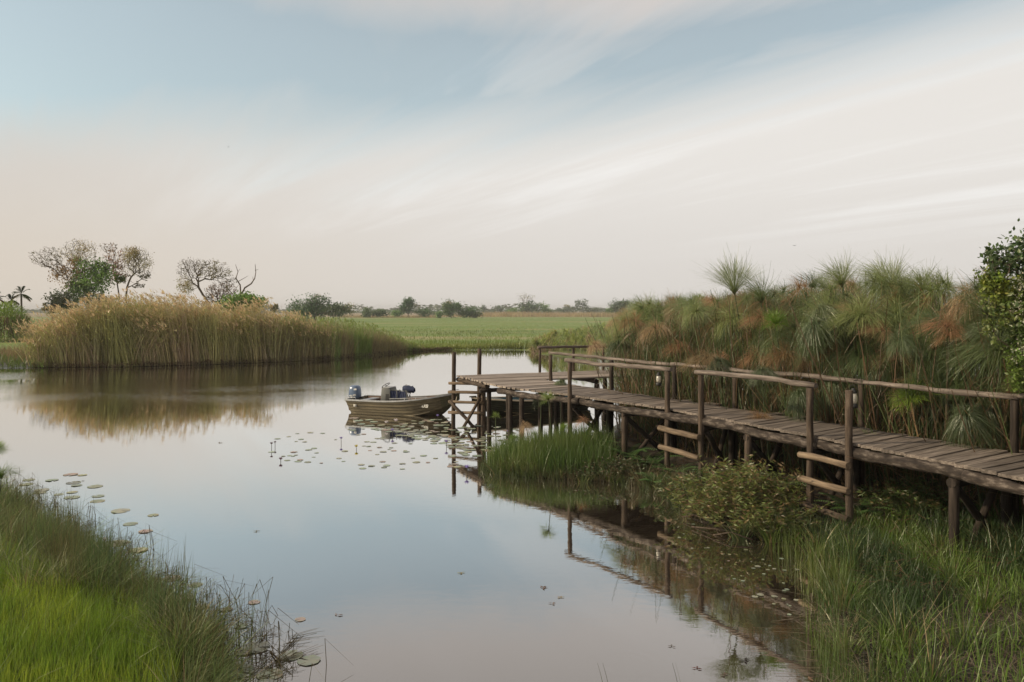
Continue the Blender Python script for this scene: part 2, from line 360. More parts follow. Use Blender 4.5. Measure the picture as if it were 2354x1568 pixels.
def axis(lo, hi, d0, d1, step, g=1.13, ends=()):
    a = list(np.arange(d0, d1 + 1e-6, step)); s = step
    while a[-1] < hi: s *= g; a.append(a[-1] + s)
    s = step; b = [a[0]]
    while b[-1] > lo: s *= g; b.append(b[-1] - s)
    return np.array(b[:0:-1] + a)
xs = axis(-2600, 2600, -16, 12, 0.3, 1.07); ys = axis(-60, 2900, 5, 32, 0.3, 1.06)
GX, GY = np.meshgrid(xs, ys); PG = np.stack([GX.ravel(), GY.ravel()], 1)
idx = np.arange(len(PG)).reshape(GX.shape)
gF = np.stack([idx[:-1, :-1], idx[:-1, 1:], idx[1:, 1:], idx[1:, :-1]], -1).reshape(-1, 4)
ground = link('ground', mesh_np('ground', np.column_stack([PG, land_h(PG)]), gF, ground_mat(), smooth=True)); tag(ground, kind='structure')
water = link('water', mesh_np('water', [(-900, -30, 0), (900, -30, 0), (900, 95, 0), (-900, 95, 0)], [(0, 1, 2, 3)], water_mat())); tag(water, kind='structure')

def on_land(P): 
    h = land_h(P); return np.column_stack([P, np.maximum(h, -0.05)])

# ------------------------------------------------------------------ boardwalk and jetty
def log_mesh(name, length, r, mat, sides=9, taper=0.0, wob=0.35, caps=True):
    k = max(3, int(length / 0.28)); zs = np.linspace(0, length, k + 1)
    cx = np.cumsum(R.normal(0, 1, k + 1)) * r * 0.10 * wob / 0.35; cy = np.cumsum(R.normal(0, 1, k + 1)) * r * 0.10 * wob / 0.35
    cx -= np.linspace(cx[0], cx[-1], k + 1); cy -= np.linspace(cy[0], cy[-1], k + 1)
    rr = r * (1 - taper * zs / length) * (1 + R.normal(0, 0.05 * wob / 0.35, k + 1))
    th = np.arange(sides) * 2 * math.pi / sides
    lump = 1 + R.normal(0, 0.03, sides)
    V = np.stack([cx[:, None] + rr[:, None] * lump * np.cos(th), cy[:, None] + rr[:, None] * lump * np.sin(th), np.repeat(zs[:, None], sides, 1)], -1).reshape(-1, 3)
    i = np.arange((k + 1) * sides).reshape(k + 1, sides); j = np.roll(i, -1, 1)
    Fs = np.stack([i[:-1], j[:-1], j[1:], i[1:]], -1).reshape(-1, 4).tolist()
    me = bpy.data.meshes.new(name)
    fs = [tuple(f) for f in Fs] + [tuple(range(sides - 1, -1, -1)), tuple(int(q) for q in i[-1])]
    me.from_pydata(V.tolist(), [], fs); me.materials.append(mat)
    for p in me.polygons: p.use_smooth = len(p.vertices) == 4
    return me
def log(name, p0, p1, r, mat, parent, **kw):
    p0 = Vector(p0); p1 = Vector(p1); d = p1 - p0
    o = bpy.data.objects.new(name, log_mesh(name, d.length, r, mat, **kw)); COL.objects.link(o)
    o.parent = parent; o.rotation_mode = 'QUATERNION'; o.rotation_quaternion = d.to_track_quat('Z', 'Y'); o.location = p0 - parent.location
    return o
DECK = 1.70; TH = 0.05
def plank(a, b, w, parent, z=DECK, mat=None):
    """board from a to b (plan points at its centre line), width w"""
    a = Vector((a[0], a[1], z)); b = Vector((b[0], b[1], z)); d = b - a; Ln = d.length; k = 4
    V = []
    for i in range(k + 1):
        x = Ln * i / k; o = rnd.uniform(-0.006, 0.006); e = w * 0.5 * rnd.uniform(0.95, 1.0); e2 = w * 0.5 * rnd.uniform(0.95, 1.0); dz = rnd.uniform(-0.004, 0.004)
        ch = 0.007
        V += [(x, -e, -ch + dz), (x, -e + ch, dz), (x, e2 - ch, dz), (x, e2, -ch + dz), (x, e2, -TH), (x, -e, -TH)]
    fs = []
    for i in range(k):
        for j in range(6):
            p = i * 6 + j; q = i * 6 + (j + 1) % 6; fs.append((p, q, q + 6, p + 6))
    fs += [(5, 4, 3, 2, 1, 0), tuple(k * 6 + j for j in range(6))]
    me = bpy.data.meshes.new('plank'); me.from_pydata(V, [], fs); me.materials.append(mat or M_plank)
    o = bpy.data.objects.new('plank', me); COL.objects.link(o); o.parent = parent
    o.location = a - parent.location + Vector((0, 0, rnd.uniform(-0.008, 0.008)))
    o.rotation_euler = (rnd.uniform(-0.02, 0.02), 0, math.atan2(d.y, d.x))
    return o
U = np.array([0.915, 0.403]); Vv = np.array([0.386, -0.922]); A0 = np.array([-1.94, 28.05])
jet = empty('jetty', (0.6, 28.4, 0))
tag(jet, 'weathered wooden jetty platform with two tall mooring posts over the water', 'jetty')
n_pl = 13
for i in range(n_pl):
    v0 = 0.1 + i * (2.5 / n_pl)
    s = rnd.uniform(-0.05, 0.06); cut = 3.0 + rnd.uniform(-.02, .02) + (0.6 if i % 2 else 0)
    p = A0 + Vv * v0
    plank(p + U * s, p + U * cut, 2.5 / n_pl - 0.014, jet, DECK, M_plank_lit); plank(p + U * (cut + 0.015), p + U * (6.2 + rnd.uniform(-.1, .1)), 2.5 / n_pl - 0.014, jet, DECK, M_plank_lit)
Pj = lambda u, v, z: (*(A0 + U * u + Vv * v), z)
log('beam', Pj(0.06, -0.05, 1.555), Pj(0.1, 2.75, 1.555), 0.085, M_log, jet)
log('beam', Pj(2.0, -0.05, 1.55), Pj(2.0, 2.6, 1.55), 0.085, M_logd, jet); log('beam', Pj(4.2, -0.05, 1.55), Pj(4.2, 2.6, 1.55), 0.085, M_logd, jet)
log('beam', Pj(-0.1, 2.58, 1.40), Pj(2.1, 2.55, 1.40), 0.07, M_logd, jet)
log('mooring_post', Pj(-0.13, -0.02, -0.5), Pj(-0.1, -0.02, 2.52), 0.075, M_log, jet, wob=0.15)
log('mooring_post', Pj(0.88, -0.12, -0.5), Pj(0.9, -0.12, 2.62), 0.075, M_log, jet, wob=0.15)
LB = (gx(1111, 27.5), 27.5)
log('ladder_post', (LB[0], LB[1], -0.5), (LB[0], LB[1] - .02, 1.62), 0.088, M_log, jet, wob=0.15)
log('post', Pj(0.25, 2.5, -0.5), Pj(0.25, 2.5, 1.47), 0.08, M_logd, jet, wob=0.15)
for u, v in ((2.0, -0.05), (2.05, 2.65), (4.2, -0.05), (4.2, 2.6), (6.0, 0), (6.0, 2.5)):
    log('post', Pj(u, v, -0.5), Pj(u, v, 1.47), 0.085, M_logd, jet)
for z, e in ((1.44, 0.04), (1.13, 0.10), (0.79, 0.05), (0.42, 0.10)):
    log('rung', (A0[0] - .26 - e * .3, A0[1] - .13, z), (LB[0] + .02 + e * .2, LB[1] - .13, z + .03), 0.052, M_rung, jet)
log('brace', (A0[0] - .24, A0[1] - .2, .84), (A0[0] + .72, 27.35, -.12), 0.058, M_log, jet); log('brace', (LB[0] - .1, LB[1] - .22, 1.0), (A0[0] + .22, 27.4, -.12), 0.055, M_log, jet)
log('handrail', Pj(3.2, -0.1, 2.62), Pj(6.1, -0.1, 2.6), 0.05, M_rail, jet)
for u in (3.3, 4.7, 6.0): log('rail_post', Pj(u, -0.12, 1.4), Pj(u, -0.12, 2.58), 0.05, M_log, jet)

walk = empty('boardwalk', (4.5, 18.0, 0))
tag(walk, 'long weathered plank boardwalk on log posts with log handrails and side ladders', 'boardwalk')
LP = np.array([(-.94, 25.62), (-.29, 24.06), (1.7, 21.7), (3.72, 18.7), (5.56, 14.7), (6.7, 11.96), (7.15, 10.7), (7.7, 9.0), (8.2, 7.0)])
RP = np.array([(1.05, 26.45), (1.55, 25.0), (2.85, 22.9), (4.75, 19.45), (6.75, 15.7), (8.05, 12.9), (8.7, 11.4), (9.3, 9.5), (9.9, 7.3)])
seg = np.concatenate([[0], np.cumsum(np.linalg.norm(np.diff(LP, axis=0), axis=1))]); TOT = seg[-1]
def LPs(s): return np.array([np.interp(s, seg, LP[:, 0]), np.interp(s, seg, LP[:, 1])])
def RPs(s): return np.array([np.interp(s, seg, RP[:, 0]), np.interp(s, seg, RP[:, 1])])
s = 0.12
while s < TOT - 0.2:
    w = rnd.uniform(0.17, 0.24); a = LPs(s + w / 2); b = RPs(s + w / 2); d = (b - a) / np.linalg.norm(b - a)
    ext = rnd.uniform(0.0, 0.08) + (0.35 if rnd.random() < 0.08 else 0)
    plank(a - d * rnd.uniform(0.02, 0.07), b + d * ext, w * 0.955, walk, DECK, M_plank_lit if s < 3.2 and rnd.random() < 1.2 - s / 3.2 else M_plank)  # lit plank copy thins out along the first stretch of the walkway
    s += w + rnd.uniform(0.006, 0.016)
def sat(y, P):                                        # station whose plan y is given, on the left or right edge
    return float(np.interp(-y, -P[:, 1], seg))
def pL(s, off=0.0, z=0.0):
    t = LPs(s + .05) - LPs(s - .05); t /= np.linalg.norm(t); n = np.array([t[1], -t[0]]);  return (*(LPs(s) + n * off), z)   # off>0 = outwards (towards the water)
def pR(s, off=0.0, z=0.0):
    t = RPs(s + .05) - RPs(s - .05); t /= np.linalg.norm(t); n = np.array([-t[1], t[0]]); return (*(RPs(s) + n * off), z)
# stringers, laid span by span with overlapping ends
for (y0, y1, off, dz) in ((24.2, 21.45, 0.05, 0), (21.75, 17.55, 0.0, 0.01), (17.85, 14.55, 0.06, 0.0), (14.75, 11.6, 0.0, 0.01), (11.8, 7.2, 0.04, 0)):
    a = sat(y0, LP); b = sat(y1, LP)
    log('beam', pL(a, off, 1.548 + dz), pL(b, off, 1.548 - dz), 0.092, M_logb, walk, wob=0.5)
for (y0, y1) in ((26, 22.7), (23, 18.9), (19.1, 15.5), (15.8, 11.5), (11.8, 7.5)):
    log('beam', pR(sat(y0, RP), -0.12, 1.545), pR(sat(y1, RP), -0.12, 1.545), 0.09, M_logd, walk, wob=0.5)
# posts: (plan y on left edge, foot z, top z)
FRONT_TALL = [21.72, 18.62, 17.52, 14.62, 13.78]
for y in FRONT_TALL:
    s_ = sat(y, LP); o = 0.14
    log('ladder_post' if y != 21.72 else 'rail_post', pL(s_, o, -0.35), pL(s_, o + rnd.uniform(-.02, .02), 2.58 if y != 13.78 else 2.62), 0.066, M_log, walk, wob=0.25, taper=0.05)
for y in (23.75, 23.35, 20.0, 16.25, 12.0, 10.85, 9.2):
    s_ = sat(y, LP); log('post', pL(s_, 0.03, -0.4), pL(s_, 0.03, 1.47), 0.075, M_log if y in (20.0, 16.25) else M_logd, walk, wob=0.25)
for y in (25.2, 22.9, 20.5, 18.6, 15.6, 12.9, 11.3, 9.3):
    s_ = sat(y, RP); log('post', pR(s_, -0.08, -0.4), pR(s_, -0.08, 1.46), 0.08, M_logd, walk, wob=0.25)
# crosswise bearers and X braces below the deck
for yl, yr in ((21.72, 22.9), (20.0, 20.5), (17.52, 18.6), (16.25, 17.1), (14.62, 15.6), (12.0, 12.9), (10.85, 11.3)):
    a, b = sat(yl, LP), sat(yr, RP)
    log('bearer', pL(a, 0.1, 1.40), pR(b, 0.1, 1.40), 0.075, M_logd, walk)
    log('brace', pL(a, -0.02, 1.32), pR(b, -0.1, 0.15), 0.06, M_logd, walk); log('brace', pR(b, -0.25, 1.30), pL(a, -0.1, 0.1), 0.06, M_logd, walk)
# handrails
BR = [26.0, 22.95, 20.55, 18.65, 15.6, 12.85, 10.6, 8.4]
for y in BR:
    s_ = sat(y, RP); log('rail_post', pR(s_, 0.06, -0.3), pR(s_, 0.06, 2.545), 0.062, M_logd if y in (20.55, 12.85, 22.95) else M_log, walk, wob=0.25)
for y0, y1 in zip(BR[:-1], BR[1:]):
    log('handrail', pR(sat(y0 + 0.12, RP), 0.06, 2.60), pR(sat(y1 - 0.06, RP), 0.06, 2.60), 0.047, M_rail, walk, wob=0.75)
log('handrail', pL(sat(21.85, LP), 0.14, 2.63), pL(sat(18.5, LP), 0.14, 2.62), 0.052, M_rail, walk, wob=0.75)
log('handrail', pL(sat(17.68, LP), 0.14, 2.63), pL(sat(14.5, LP), 0.14, 2.63), 0.052, M_rail, walk, wob=0.6)
# ladder rungs between the tall posts
for (ya, yb, zs_) in ((18.62, 17.52, (1.24, 0.78, 0.30)), (14.62, 13.78, (1.33, 0.90, 0.42))):
    a = Vector(pL(sat(ya, LP), 0.26, 0)); b = Vector(pL(sat(yb, LP), 0.26, 0)); d = (b - a).normalized()
    for z in zs_:
        log('rung', a - d * 0.16 + Vector((0, 0, z + rnd.uniform(.0, .04))), b + d * 0.10 + Vector((0, 0, z + rnd.uniform(-.02, .02))), 0.062, M_rung if z > 0.5 else M_log, walk, wob=0.4)

# ------------------------------------------------------------------ trees
def grow(trunk, att, step=0.5, gnarl=0.12, droop=0.0, wlen=0.35):
    """branch skeleton reaching every attractor; returns node positions, parents"""
    P = [np.array(p, float) for p in trunk]; par = [-1] + list(range(len(trunk) - 1)); pl = [0.0]
    for i in range(1, len(P)): pl.append(pl[-1] + np.linalg.norm(P[i] - P[i - 1]))
    top = P[-1]; att = att[np.argsort(np.linalg.norm(att - top, axis=1))]
    cap = len(P) + len(att) * 14; A = np.zeros((cap, 3)); Ln = np.zeros(cap); n = len(P); A[:n] = P; Ln[:n] = pl; par = par + [0] * (cap - n)
    lo = 1 if len(trunk) > 2 else 0
    tip = []
    for a in att:
        d = np.linalg.norm(A[lo:n] - a, axis=1); j = int(np.argmin(d + wlen * Ln[lo:n])) + lo
        dist = np.linalg.norm(a - A[j]); k = max(1, min(12, int(dist / step))); cur = j
        for q in range(1, k + 1):
            t = q / k; p = A[j] * (1 - t) + a * t
            if q < k: p = p + R.normal(0, gnarl * step, 3); p[2] += droop * dist * t * (1 - t)
            A[n] = p; par[n] = cur; Ln[n] = Ln[cur] + dist / k; cur = n; n += 1
        tip.append(cur)
    return A[:n], np.array(par[:n]), np.array(tip)
def radii(A, par, tips, r0, rmax, p=2.4):
    n = len(A); m = np.zeros(n); has = np.zeros(n, bool); has[par[par >= 0]] = True; m[~has] = 1
    for i in range(n - 1, 0, -1): m[par[i]] += m[i]
    r = r0 * m ** (1 / p); return np.minimum(r, rmax)
def make_tree(name, D, trunk_px, blobs, label, cat='tree', group=None, bark=(0.12, 0.092, 0.07), trunk_r=0.22, tip_r=0.018, gnarl=0.14, step=0.6, wlen=0.3, base_z=0.15, leaf_w=0.55):
    """blobs: (X, Y, rx, ry, n_branches, n_leaves, leaf_len, colour). px of the picture at distance D"""
    root_xy = (gx(trunk_px[0][0], D), D); root = empty(name, (root_xy[0], D, base_z)); tag(root, label, cat, group)
    o = np.array([root_xy[0], D, base_z])
    tr = [np.array([gx(X, D), D + R.normal(0, 0.25), gz(Y, D)]) - o for X, Y in trunk_px]; tr[0] = np.zeros(3) + np.array([0, 0, -0.3])
    att = []; lv = Acc()
    for (X, Y, rx, ry, nb, nl, ll, colr) in blobs:
        c = np.array([gx(X, D), D, gz(Y, D)]) - o; e = np.array([rx * D / F, rx * D / F * 0.8, ry * D / F])
        q = unit(R.normal(size=(nb, 3))) * (R.uniform(0, 1, (nb, 1)) ** 0.45)
        if tip_r < .02 and D > 60: q = np.concatenate([q, unit(R.normal(size=(nb, 3))) * (R.uniform(0, 1, (nb, 1)) ** 0.3)])
        att.append(c + q * e)
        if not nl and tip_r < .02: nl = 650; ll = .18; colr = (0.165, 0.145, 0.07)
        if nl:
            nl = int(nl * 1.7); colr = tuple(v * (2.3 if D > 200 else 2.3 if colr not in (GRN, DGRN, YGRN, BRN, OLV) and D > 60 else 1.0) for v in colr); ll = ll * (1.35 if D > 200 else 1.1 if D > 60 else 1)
            ncl = max(6, nl // (22 if nl > 700 else 5)); cc = att[-1][R.integers(0, len(att[-1]), ncl)]
            w = R.integers(0, ncl, nl); pos = cc[w] + R.normal(0, 1, (nl, 3)) * (np.minimum(e * 0.26, 1.6) if D > 200 else np.minimum(e * (.2 if nl > 700 else .07), .8))
            ax = unit(R.normal(size=(nl, 3)) + np.array([0, 0, 0.1])); tint = jit(colr, ncl, 0.3, 0.1)[w]
            lv.add(*leaves(pos, ax, ll * R.uniform(0.6, 1.2, nl), ll * leaf_w, np.clip(tint * R.uniform(0.75, 1.25, (nl, 1)), 0.004, 1)))
    att = np.concatenate(att); A, par, tips = grow(tr, att, step, gnarl, 0.12, wlen)
    r = radii(A, par, tips, tip_r, trunk_r); i = np.arange(1, len(A))
    V, Fq, C = segs_tubes(A[par[i]], A[i], np.minimum(r[par[i]], r[i] * 1.5), r[i], 5, jit(bark, len(i), 0.12, 0.03))
    t = link('trunk', mesh_np('trunk', V, Fq, M_bark, C, True), root)
    if lv.n:
        f = link('crown', lv.mesh('crown', M_leaf), root); tag(f, kind='stuff')
    return root
GRN = (0.12, 0.195, 0.045); DGRN = (0.085, 0.14, 0.05); YGRN = (0.15, 0.21, 0.032); BRN = (0.22, 0.14, 0.075); OLV = (0.14, 0.135, 0.06)
D1 = 115
make_tree('leaning_tree', D1, [(205, 716), (203, 695), (198, 672)],
    [(108, 592, 40, 26, 190, 160, .22, OLV), (140, 620, 30, 18, 60, 90, .25, BRN), (182, 578, 40, 32, 190, 0, .2, BRN), (165, 638, 40, 25, 60, 420, .28, (0.13, 0.088, 0.04)), (178, 610, 30, 18, 40, 240, .26, (0.15, 0.09, 0.04)),
     (212, 640, 44, 40, 70, 1500, .34, (0.070, 0.120, 0.028)), (190, 672, 40, 26, 40, 800, .32, DGRN), (232, 622, 24, 20, 20, 300, .3, GRN)],
    'tall leaning half-bare tree with a green heart behind the left of the reed bed', trunk_r=0.42, tip_r=0.0125)
make_tree('brown_leaved_tree', D1 + 4, [(272, 716), (274, 690), (270, 655)],
    [(262, 598, 28, 36, 110, 320, .22, (0.15, 0.085, 0.05)), (250, 570, 20, 12, 60, 60, .2, BRN), (272, 630, 24, 25, 40, 260, .26, (0.12, 0.075, 0.045)), (276, 642, 16, 13, 15, 260, .3, YGRN)],
    'slim brown-leaved tree between the leaning tree and the bare round one', trunk_r=0.24, tip_r=0.0125)
make_tree('bare_round_tree', D1 + 2, [(295, 716), (293, 685), (292, 662), (297, 645)],
    [(316, 598, 32, 33, 230, 0, .2, OLV), (334, 630, 18, 16, 60, 120, .22, OLV), (302, 585, 18, 18, 60, 0, .2, OLV), (318, 655, 16, 8, 24, 60, .22, OLV)],
    'bare round-crowned tree on a single clear trunk, rightmost of the tall left group', trunk_r=0.24, tip_r=0.0135)
make_tree('dark_bush', D1 - 4, [(140, 718), (138, 705)], [(138, 692, 30, 24, 40, 700, .32, (0.04, 0.05, 0.022)), (160, 706, 26, 14, 20, 300, .32, DGRN), (112, 708, 14, 14, 14, 200, .3, OLV)],
    'dark bush at the foot of the leaning tree, left side', 'bush', trunk_r=0.12)
make_tree('dark_bush', D1 + 1, [(240, 718), (240, 705)], [(236, 692, 20, 18, 26, 420, .3, DGRN), (264, 698, 12, 16, 16, 220, .28, DGRN), (320, 706, 26, 7, 20, 200, .3, OLV)],
    'low dark bush filling the gap under the tall left trees', 'bush', trunk_r=0.12)
D2 = 125
make_tree('spreading_bare_tree', D2, [(492, 720), (482, 700), (462, 676), (456, 660)],
    [(436, 618, 32, 28, 210, 140, .2, OLV), (488, 620, 44, 24, 210, 320, .22, (0.11, 0.1, 0.045)), (520, 645, 26, 20, 60, 60, .22, OLV), (425, 655, 18, 22, 30, 0, .2, OLV), (460, 605, 40, 12, 80, 40, .2, OLV)],
    'spreading bare tree with a fine twiggy crown behind the middle of the reed bed', trunk_r=0.30, tip_r=0.0135)
make_tree('twiggy_thicket', D2 + 3, [(505, 720), (504, 706)], [(500, 672, 34, 26, 300, 320, .22, (0.12, 0.08, 0.055)), (525, 665, 20, 24, 100, 160, .22, (0.12, 0.085, 0.055)), (475, 692, 16, 16, 60, 90, .22, OLV)],
    'brown twiggy thicket below the spreading bare tree', 'bush', trunk_r=0.14, tip_r=0.02, bark=(0.085, 0.06, 0.048))
def snag():
    D = D2 - 2; o = np.array([gx(545, D), D, 0.15]); root = empty('dead_tree', tuple(o)); tag(root, 'dead leafless tree with two crooked forks above a round green bush', 'tree')
    lines = [([(538, 716), (545, 692), (553, 676)], .22, .15), ([(553, 676), (550, 655), (545, 640), (546, 625), (541, 608)], .13, .03), ([(553, 676), (566, 662), (577, 652), (585, 640), (584, 625), (590, 608)], .15, .03),
             ([(577, 652), (582, 645), (580, 636)], .06, .02), ([(548, 648), (560, 640), (570, 634)], .06, .02), ([(586, 622), (594, 619)], .04, .02), ([(546, 625), (551, 618)], .04, .015), ([(545, 692), (535, 676), (528, 668)], .10, .03), ([(535, 676), (541, 664), (549, 655)], .05, .02), ([(560, 668), (572, 672), (578, 670)], .05, .02)]
    p0 = []; p1 = []; r0 = []; r1 = []
    for ln, a, b in lines:
        q = [np.array([gx(X, D), D + R.normal(0, .35), gz(Y, D)]) - o for X, Y in ln]
        for i in range(len(q) - 1):
            t0 = i / (len(q) - 1); t1 = (i + 1) / (len(q) - 1)
            p0.append(q[i]); p1.append(q[i + 1]); r0.append(a + (b - a) * t0); r1.append(a + (b - a) * t1)
    V, Fq, C = segs_tubes(p0, p1, np.array(r0), np.array(r1), 6, (0.14, 0.105, 0.08)); link('trunk', mesh_np('trunk', V, Fq, M_bark, C, True), root)
snag()
make_tree('green_bush', D2 - 8, [(556, 722), (556, 712)], [(558, 697, 40, 20, 40, 1700, .36, (0.072, 0.125, 0.022)), (520, 706, 20, 14, 16, 500, .34, (0.06, 0.11, 0.022)), (590, 706, 14, 12, 10, 300, .34, (0.08, 0.13, 0.025))],
    'rounded bright green bush under the dead forked tree', 'bush', trunk_r=0.15)
make_tree('small_tree', 170, [(632, 722), (632, 712)], [(632, 708, 13, 9, 30, 200, .35, OLV)], 'small grey-brown tree between the round green bush and the far thicket', trunk_r=0.1)
# far row along the dry grass
FAR = [
 ('far_thicket', 260, [(725, 733), (722, 722)], [(697, 711, 30, 20, 40, 900, .5, (0.045, 0.08, 0.032)), (728, 704, 26, 24, 40, 900, .5, (0.04, 0.075, 0.03)), (765, 712, 38, 14, 40, 900, .5, (0.045, 0.068, 0.03)), (727, 682, 10, 7, 30, 60, .3, OLV), (800, 708, 14, 14, 40, 120, .35, OLV)], 'wide dark green thicket just right of the tall reeds, leftmost of the far row', 'trees'),
 ('far_bush', 400, [(857, 729), (857, 722)], [(845, 719, 18, 9, 20, 420, .7, (0.05, 0.08, 0.032)), (872, 719, 18, 8, 20, 400, .7, (0.05, 0.08, 0.034))], 'low rounded far bush standing alone left of the tall pointed tree', 'bush'),
 ('far_tree', 410, [(938, 732), (938, 722)], [(938, 707, 17, 17, 30, 700, .7, (0.036, 0.072, 0.032)), (941, 692, 10, 9, 20, 260, .6, (0.04, 0.07, 0.034)), (914, 720, 15, 9, 12, 300, .7, DGRN), (976, 719, 22, 10, 20, 420, .7, (0.045, 0.08, 0.03)), (958, 700, 9, 7, 25, 20, .5, OLV)], 'tall pointed dark green tree with lower bushes each side across the field', 'tree'),
 ('far_tree', 380, [(1038, 733), (1036, 722)], [(1036, 712, 22, 17, 30, 900, .65, (0.042, 0.075, 0.03)), (1030, 698, 12, 8, 24, 160, .5, OLV), (1008, 723, 10, 8, 8, 220, .6, DGRN), (1054, 704, 8, 6, 8, 150, .6, DGRN), (1075, 718, 24, 13, 30, 700, .65, (0.045, 0.08, 0.03)), (1095, 724, 12, 8, 10, 220, .6, (0.07, 0.09, 0.03))], 'broad green clump of trees in the middle of the far field edge', 'trees'),
 ('far_tree', 620, [(1215, 728), (1213, 718)], [(1215, 705, 24, 13, 30, 700, 1.0, (0.042, 0.072, 0.034)), (1208, 684, 22, 11, 90, 80, .6, OLV), (1240, 709, 20, 11, 16, 420, .9, DGRN), (1186, 714, 14, 6, 10, 200, .9, DGRN), (1258, 715, 12, 5, 8, 140, .9, DGRN)], 'tallest far tree with a bare rounded top across the field', 'tree'),
 ('far_bush', 760, [(1140, 724), (1140, 718)], [(1143, 712, 20, 7, 16, 320, 1.1, (0.045, 0.07, 0.038)), (1112, 711, 8, 8, 8, 140, 1.1, (0.045, 0.07, 0.038)), (1168, 716, 10, 4, 8, 120, 1.0, DGRN)], 'hazy low far bush left of the tallest far tree', 'bush'),
 ('far_tree', 760, [(1336, 724), (1336, 715)], [(1337, 702, 14, 13, 20, 320, 1.1, (0.045, 0.07, 0.036)), (1305, 712, 26, 6, 20, 320, 1.1, (0.045, 0.07, 0.038)), (1362, 712, 20, 6, 16, 240, 1.1, (0.05, 0.075, 0.036)), (1303, 704, 8, 5, 8, 60, .9, OLV)], 'hazy far tree with a square top, right part of the field edge', 'tree'),
 ('far_tree', 520, [(1416, 727), (1416, 715)], [(1416, 703, 17, 14, 24, 520, .9, (0.042, 0.07, 0.034)), (1440, 702, 14, 13, 16, 320, .9, (0.045, 0.072, 0.034)), (1400, 714, 10, 8, 8, 160, .9, DGRN)], 'far dark tree at the left edge of the papyrus, rightmost of the far row', 'tree'),
]
for nm, D, tr, bl, lab, cat in FAR:
    make_tree(nm, D, tr, bl, lab, cat, 'trees across the field', trunk_r=0.3, tip_r=0.05, step=1.2)
def distant_line():
    a = Acc(); n = 7000; X = R.uniform(-150, 2500, n); D = R.uniform(1000, 1300, n)
    top = 3.2 + 8 * np.clip((vnoise(X, X * 0, 34) - .4) * 2.2, 0, 1) + 1.5 * vnoise(X, X * 0, 9)
    z = R.uniform(0, 1, n) ** 1.1 * top
    a.add(*leaves(np.column_stack([gx(X, D), D, z]), np.column_stack([R.choice([-1., 1.], n), R.normal(0, .3, n), R.normal(0, .15, n)]), 6.0, 2.2, jit((0.10, 0.135, 0.075), n, .2)))
    o = link('distant_woodland', a.mesh('distant_woodland', M_leaf)); tag(o, kind='stuff')
distant_line()

# palms at the far left
def palm(X, Y, r_px, D, base_y, label, col=(0.055, 0.09, 0.03), nf=20):
    o = np.array([gx(X, D), D, 0.15]); root = empty('palm_tree', tuple(o)); tag(root, label, 'palm', 'palms at the left edge of the view')
    top = np.array([0.1, 0, gz(Y, D) - 0.15]); rr = r_px * D / F
    P = [np.zeros(3), top * 0.5 + np.array([.12, 0, 0]), top]
    V, Fq, C = segs_tubes(P[:-1], P[1:], np.array([.16, .13]), np.array([.13, .11]), 6, (0.10, 0.08, 0.06)); link('trunk', mesh_np('trunk', V, Fq, M_bark, C, True), root)
    a = Acc()
    for k in range(nf):
        az = k * 2.4 + rnd.uniform(-.3, .3); el = rnd.uniform(-0.55, 1.35); h = np.array([math.cos(az), math.sin(az), 0]); dead = el < -0.35
        tip = h * rr * math.cos(el) * 0.9 + np.array([0, 0, rr * math.sin(el) + rr * .25]); dr = np.array([0, 0, -rr * 0.42])
        cl = np.array((0.17, 0.125, 0.07)) if dead else np.array(col)
        a.add(*ribbons([top], [tip], [dr], 0.07, 5, cl * .8))
        t = np.linspace(0.18, 1, 16); pts = top + tip * t[:, None] + dr * (t ** 2)[:, None]; tang = unit(tip + 2 * dr * t[:, None]); sd = np.cross(h, [0, 0, 1.0])
        for sg in (-1, 1):
            ln = rr * 0.42 * np.sin(np.clip(t, .05, .97) * math.pi) ** .5
            a.add(*ribbons(pts, (sd * sg * 0.75 + tang * 0.6) * ln[:, None], np.tile([0, 0, -0.12 * rr], (16, 1)), 0.10, 2, jit(cl, 16, .2), phi=np.full(16, az)))
    f = link('crown', a.mesh('crown', M_leaf), root); tag(f, kind='stuff')
palm(47, 676, 24, 108, 716, 'small palm with arching fronds left of the tall trees')
palm(119, 700, 17, 106, 716, 'low dark palm between the small palm and the leaning tree', (0.035, 0.055, 0.026), 16)
palm(24, 690, 18, 104, 716, 'half-hidden palm just left of the small palm', (0.045, 0.07, 0.03), 14)
palm(-8, 686, 20, 104, 716, 'palm cut by the left edge of the photo', (0.05, 0.075, 0.03), 16)
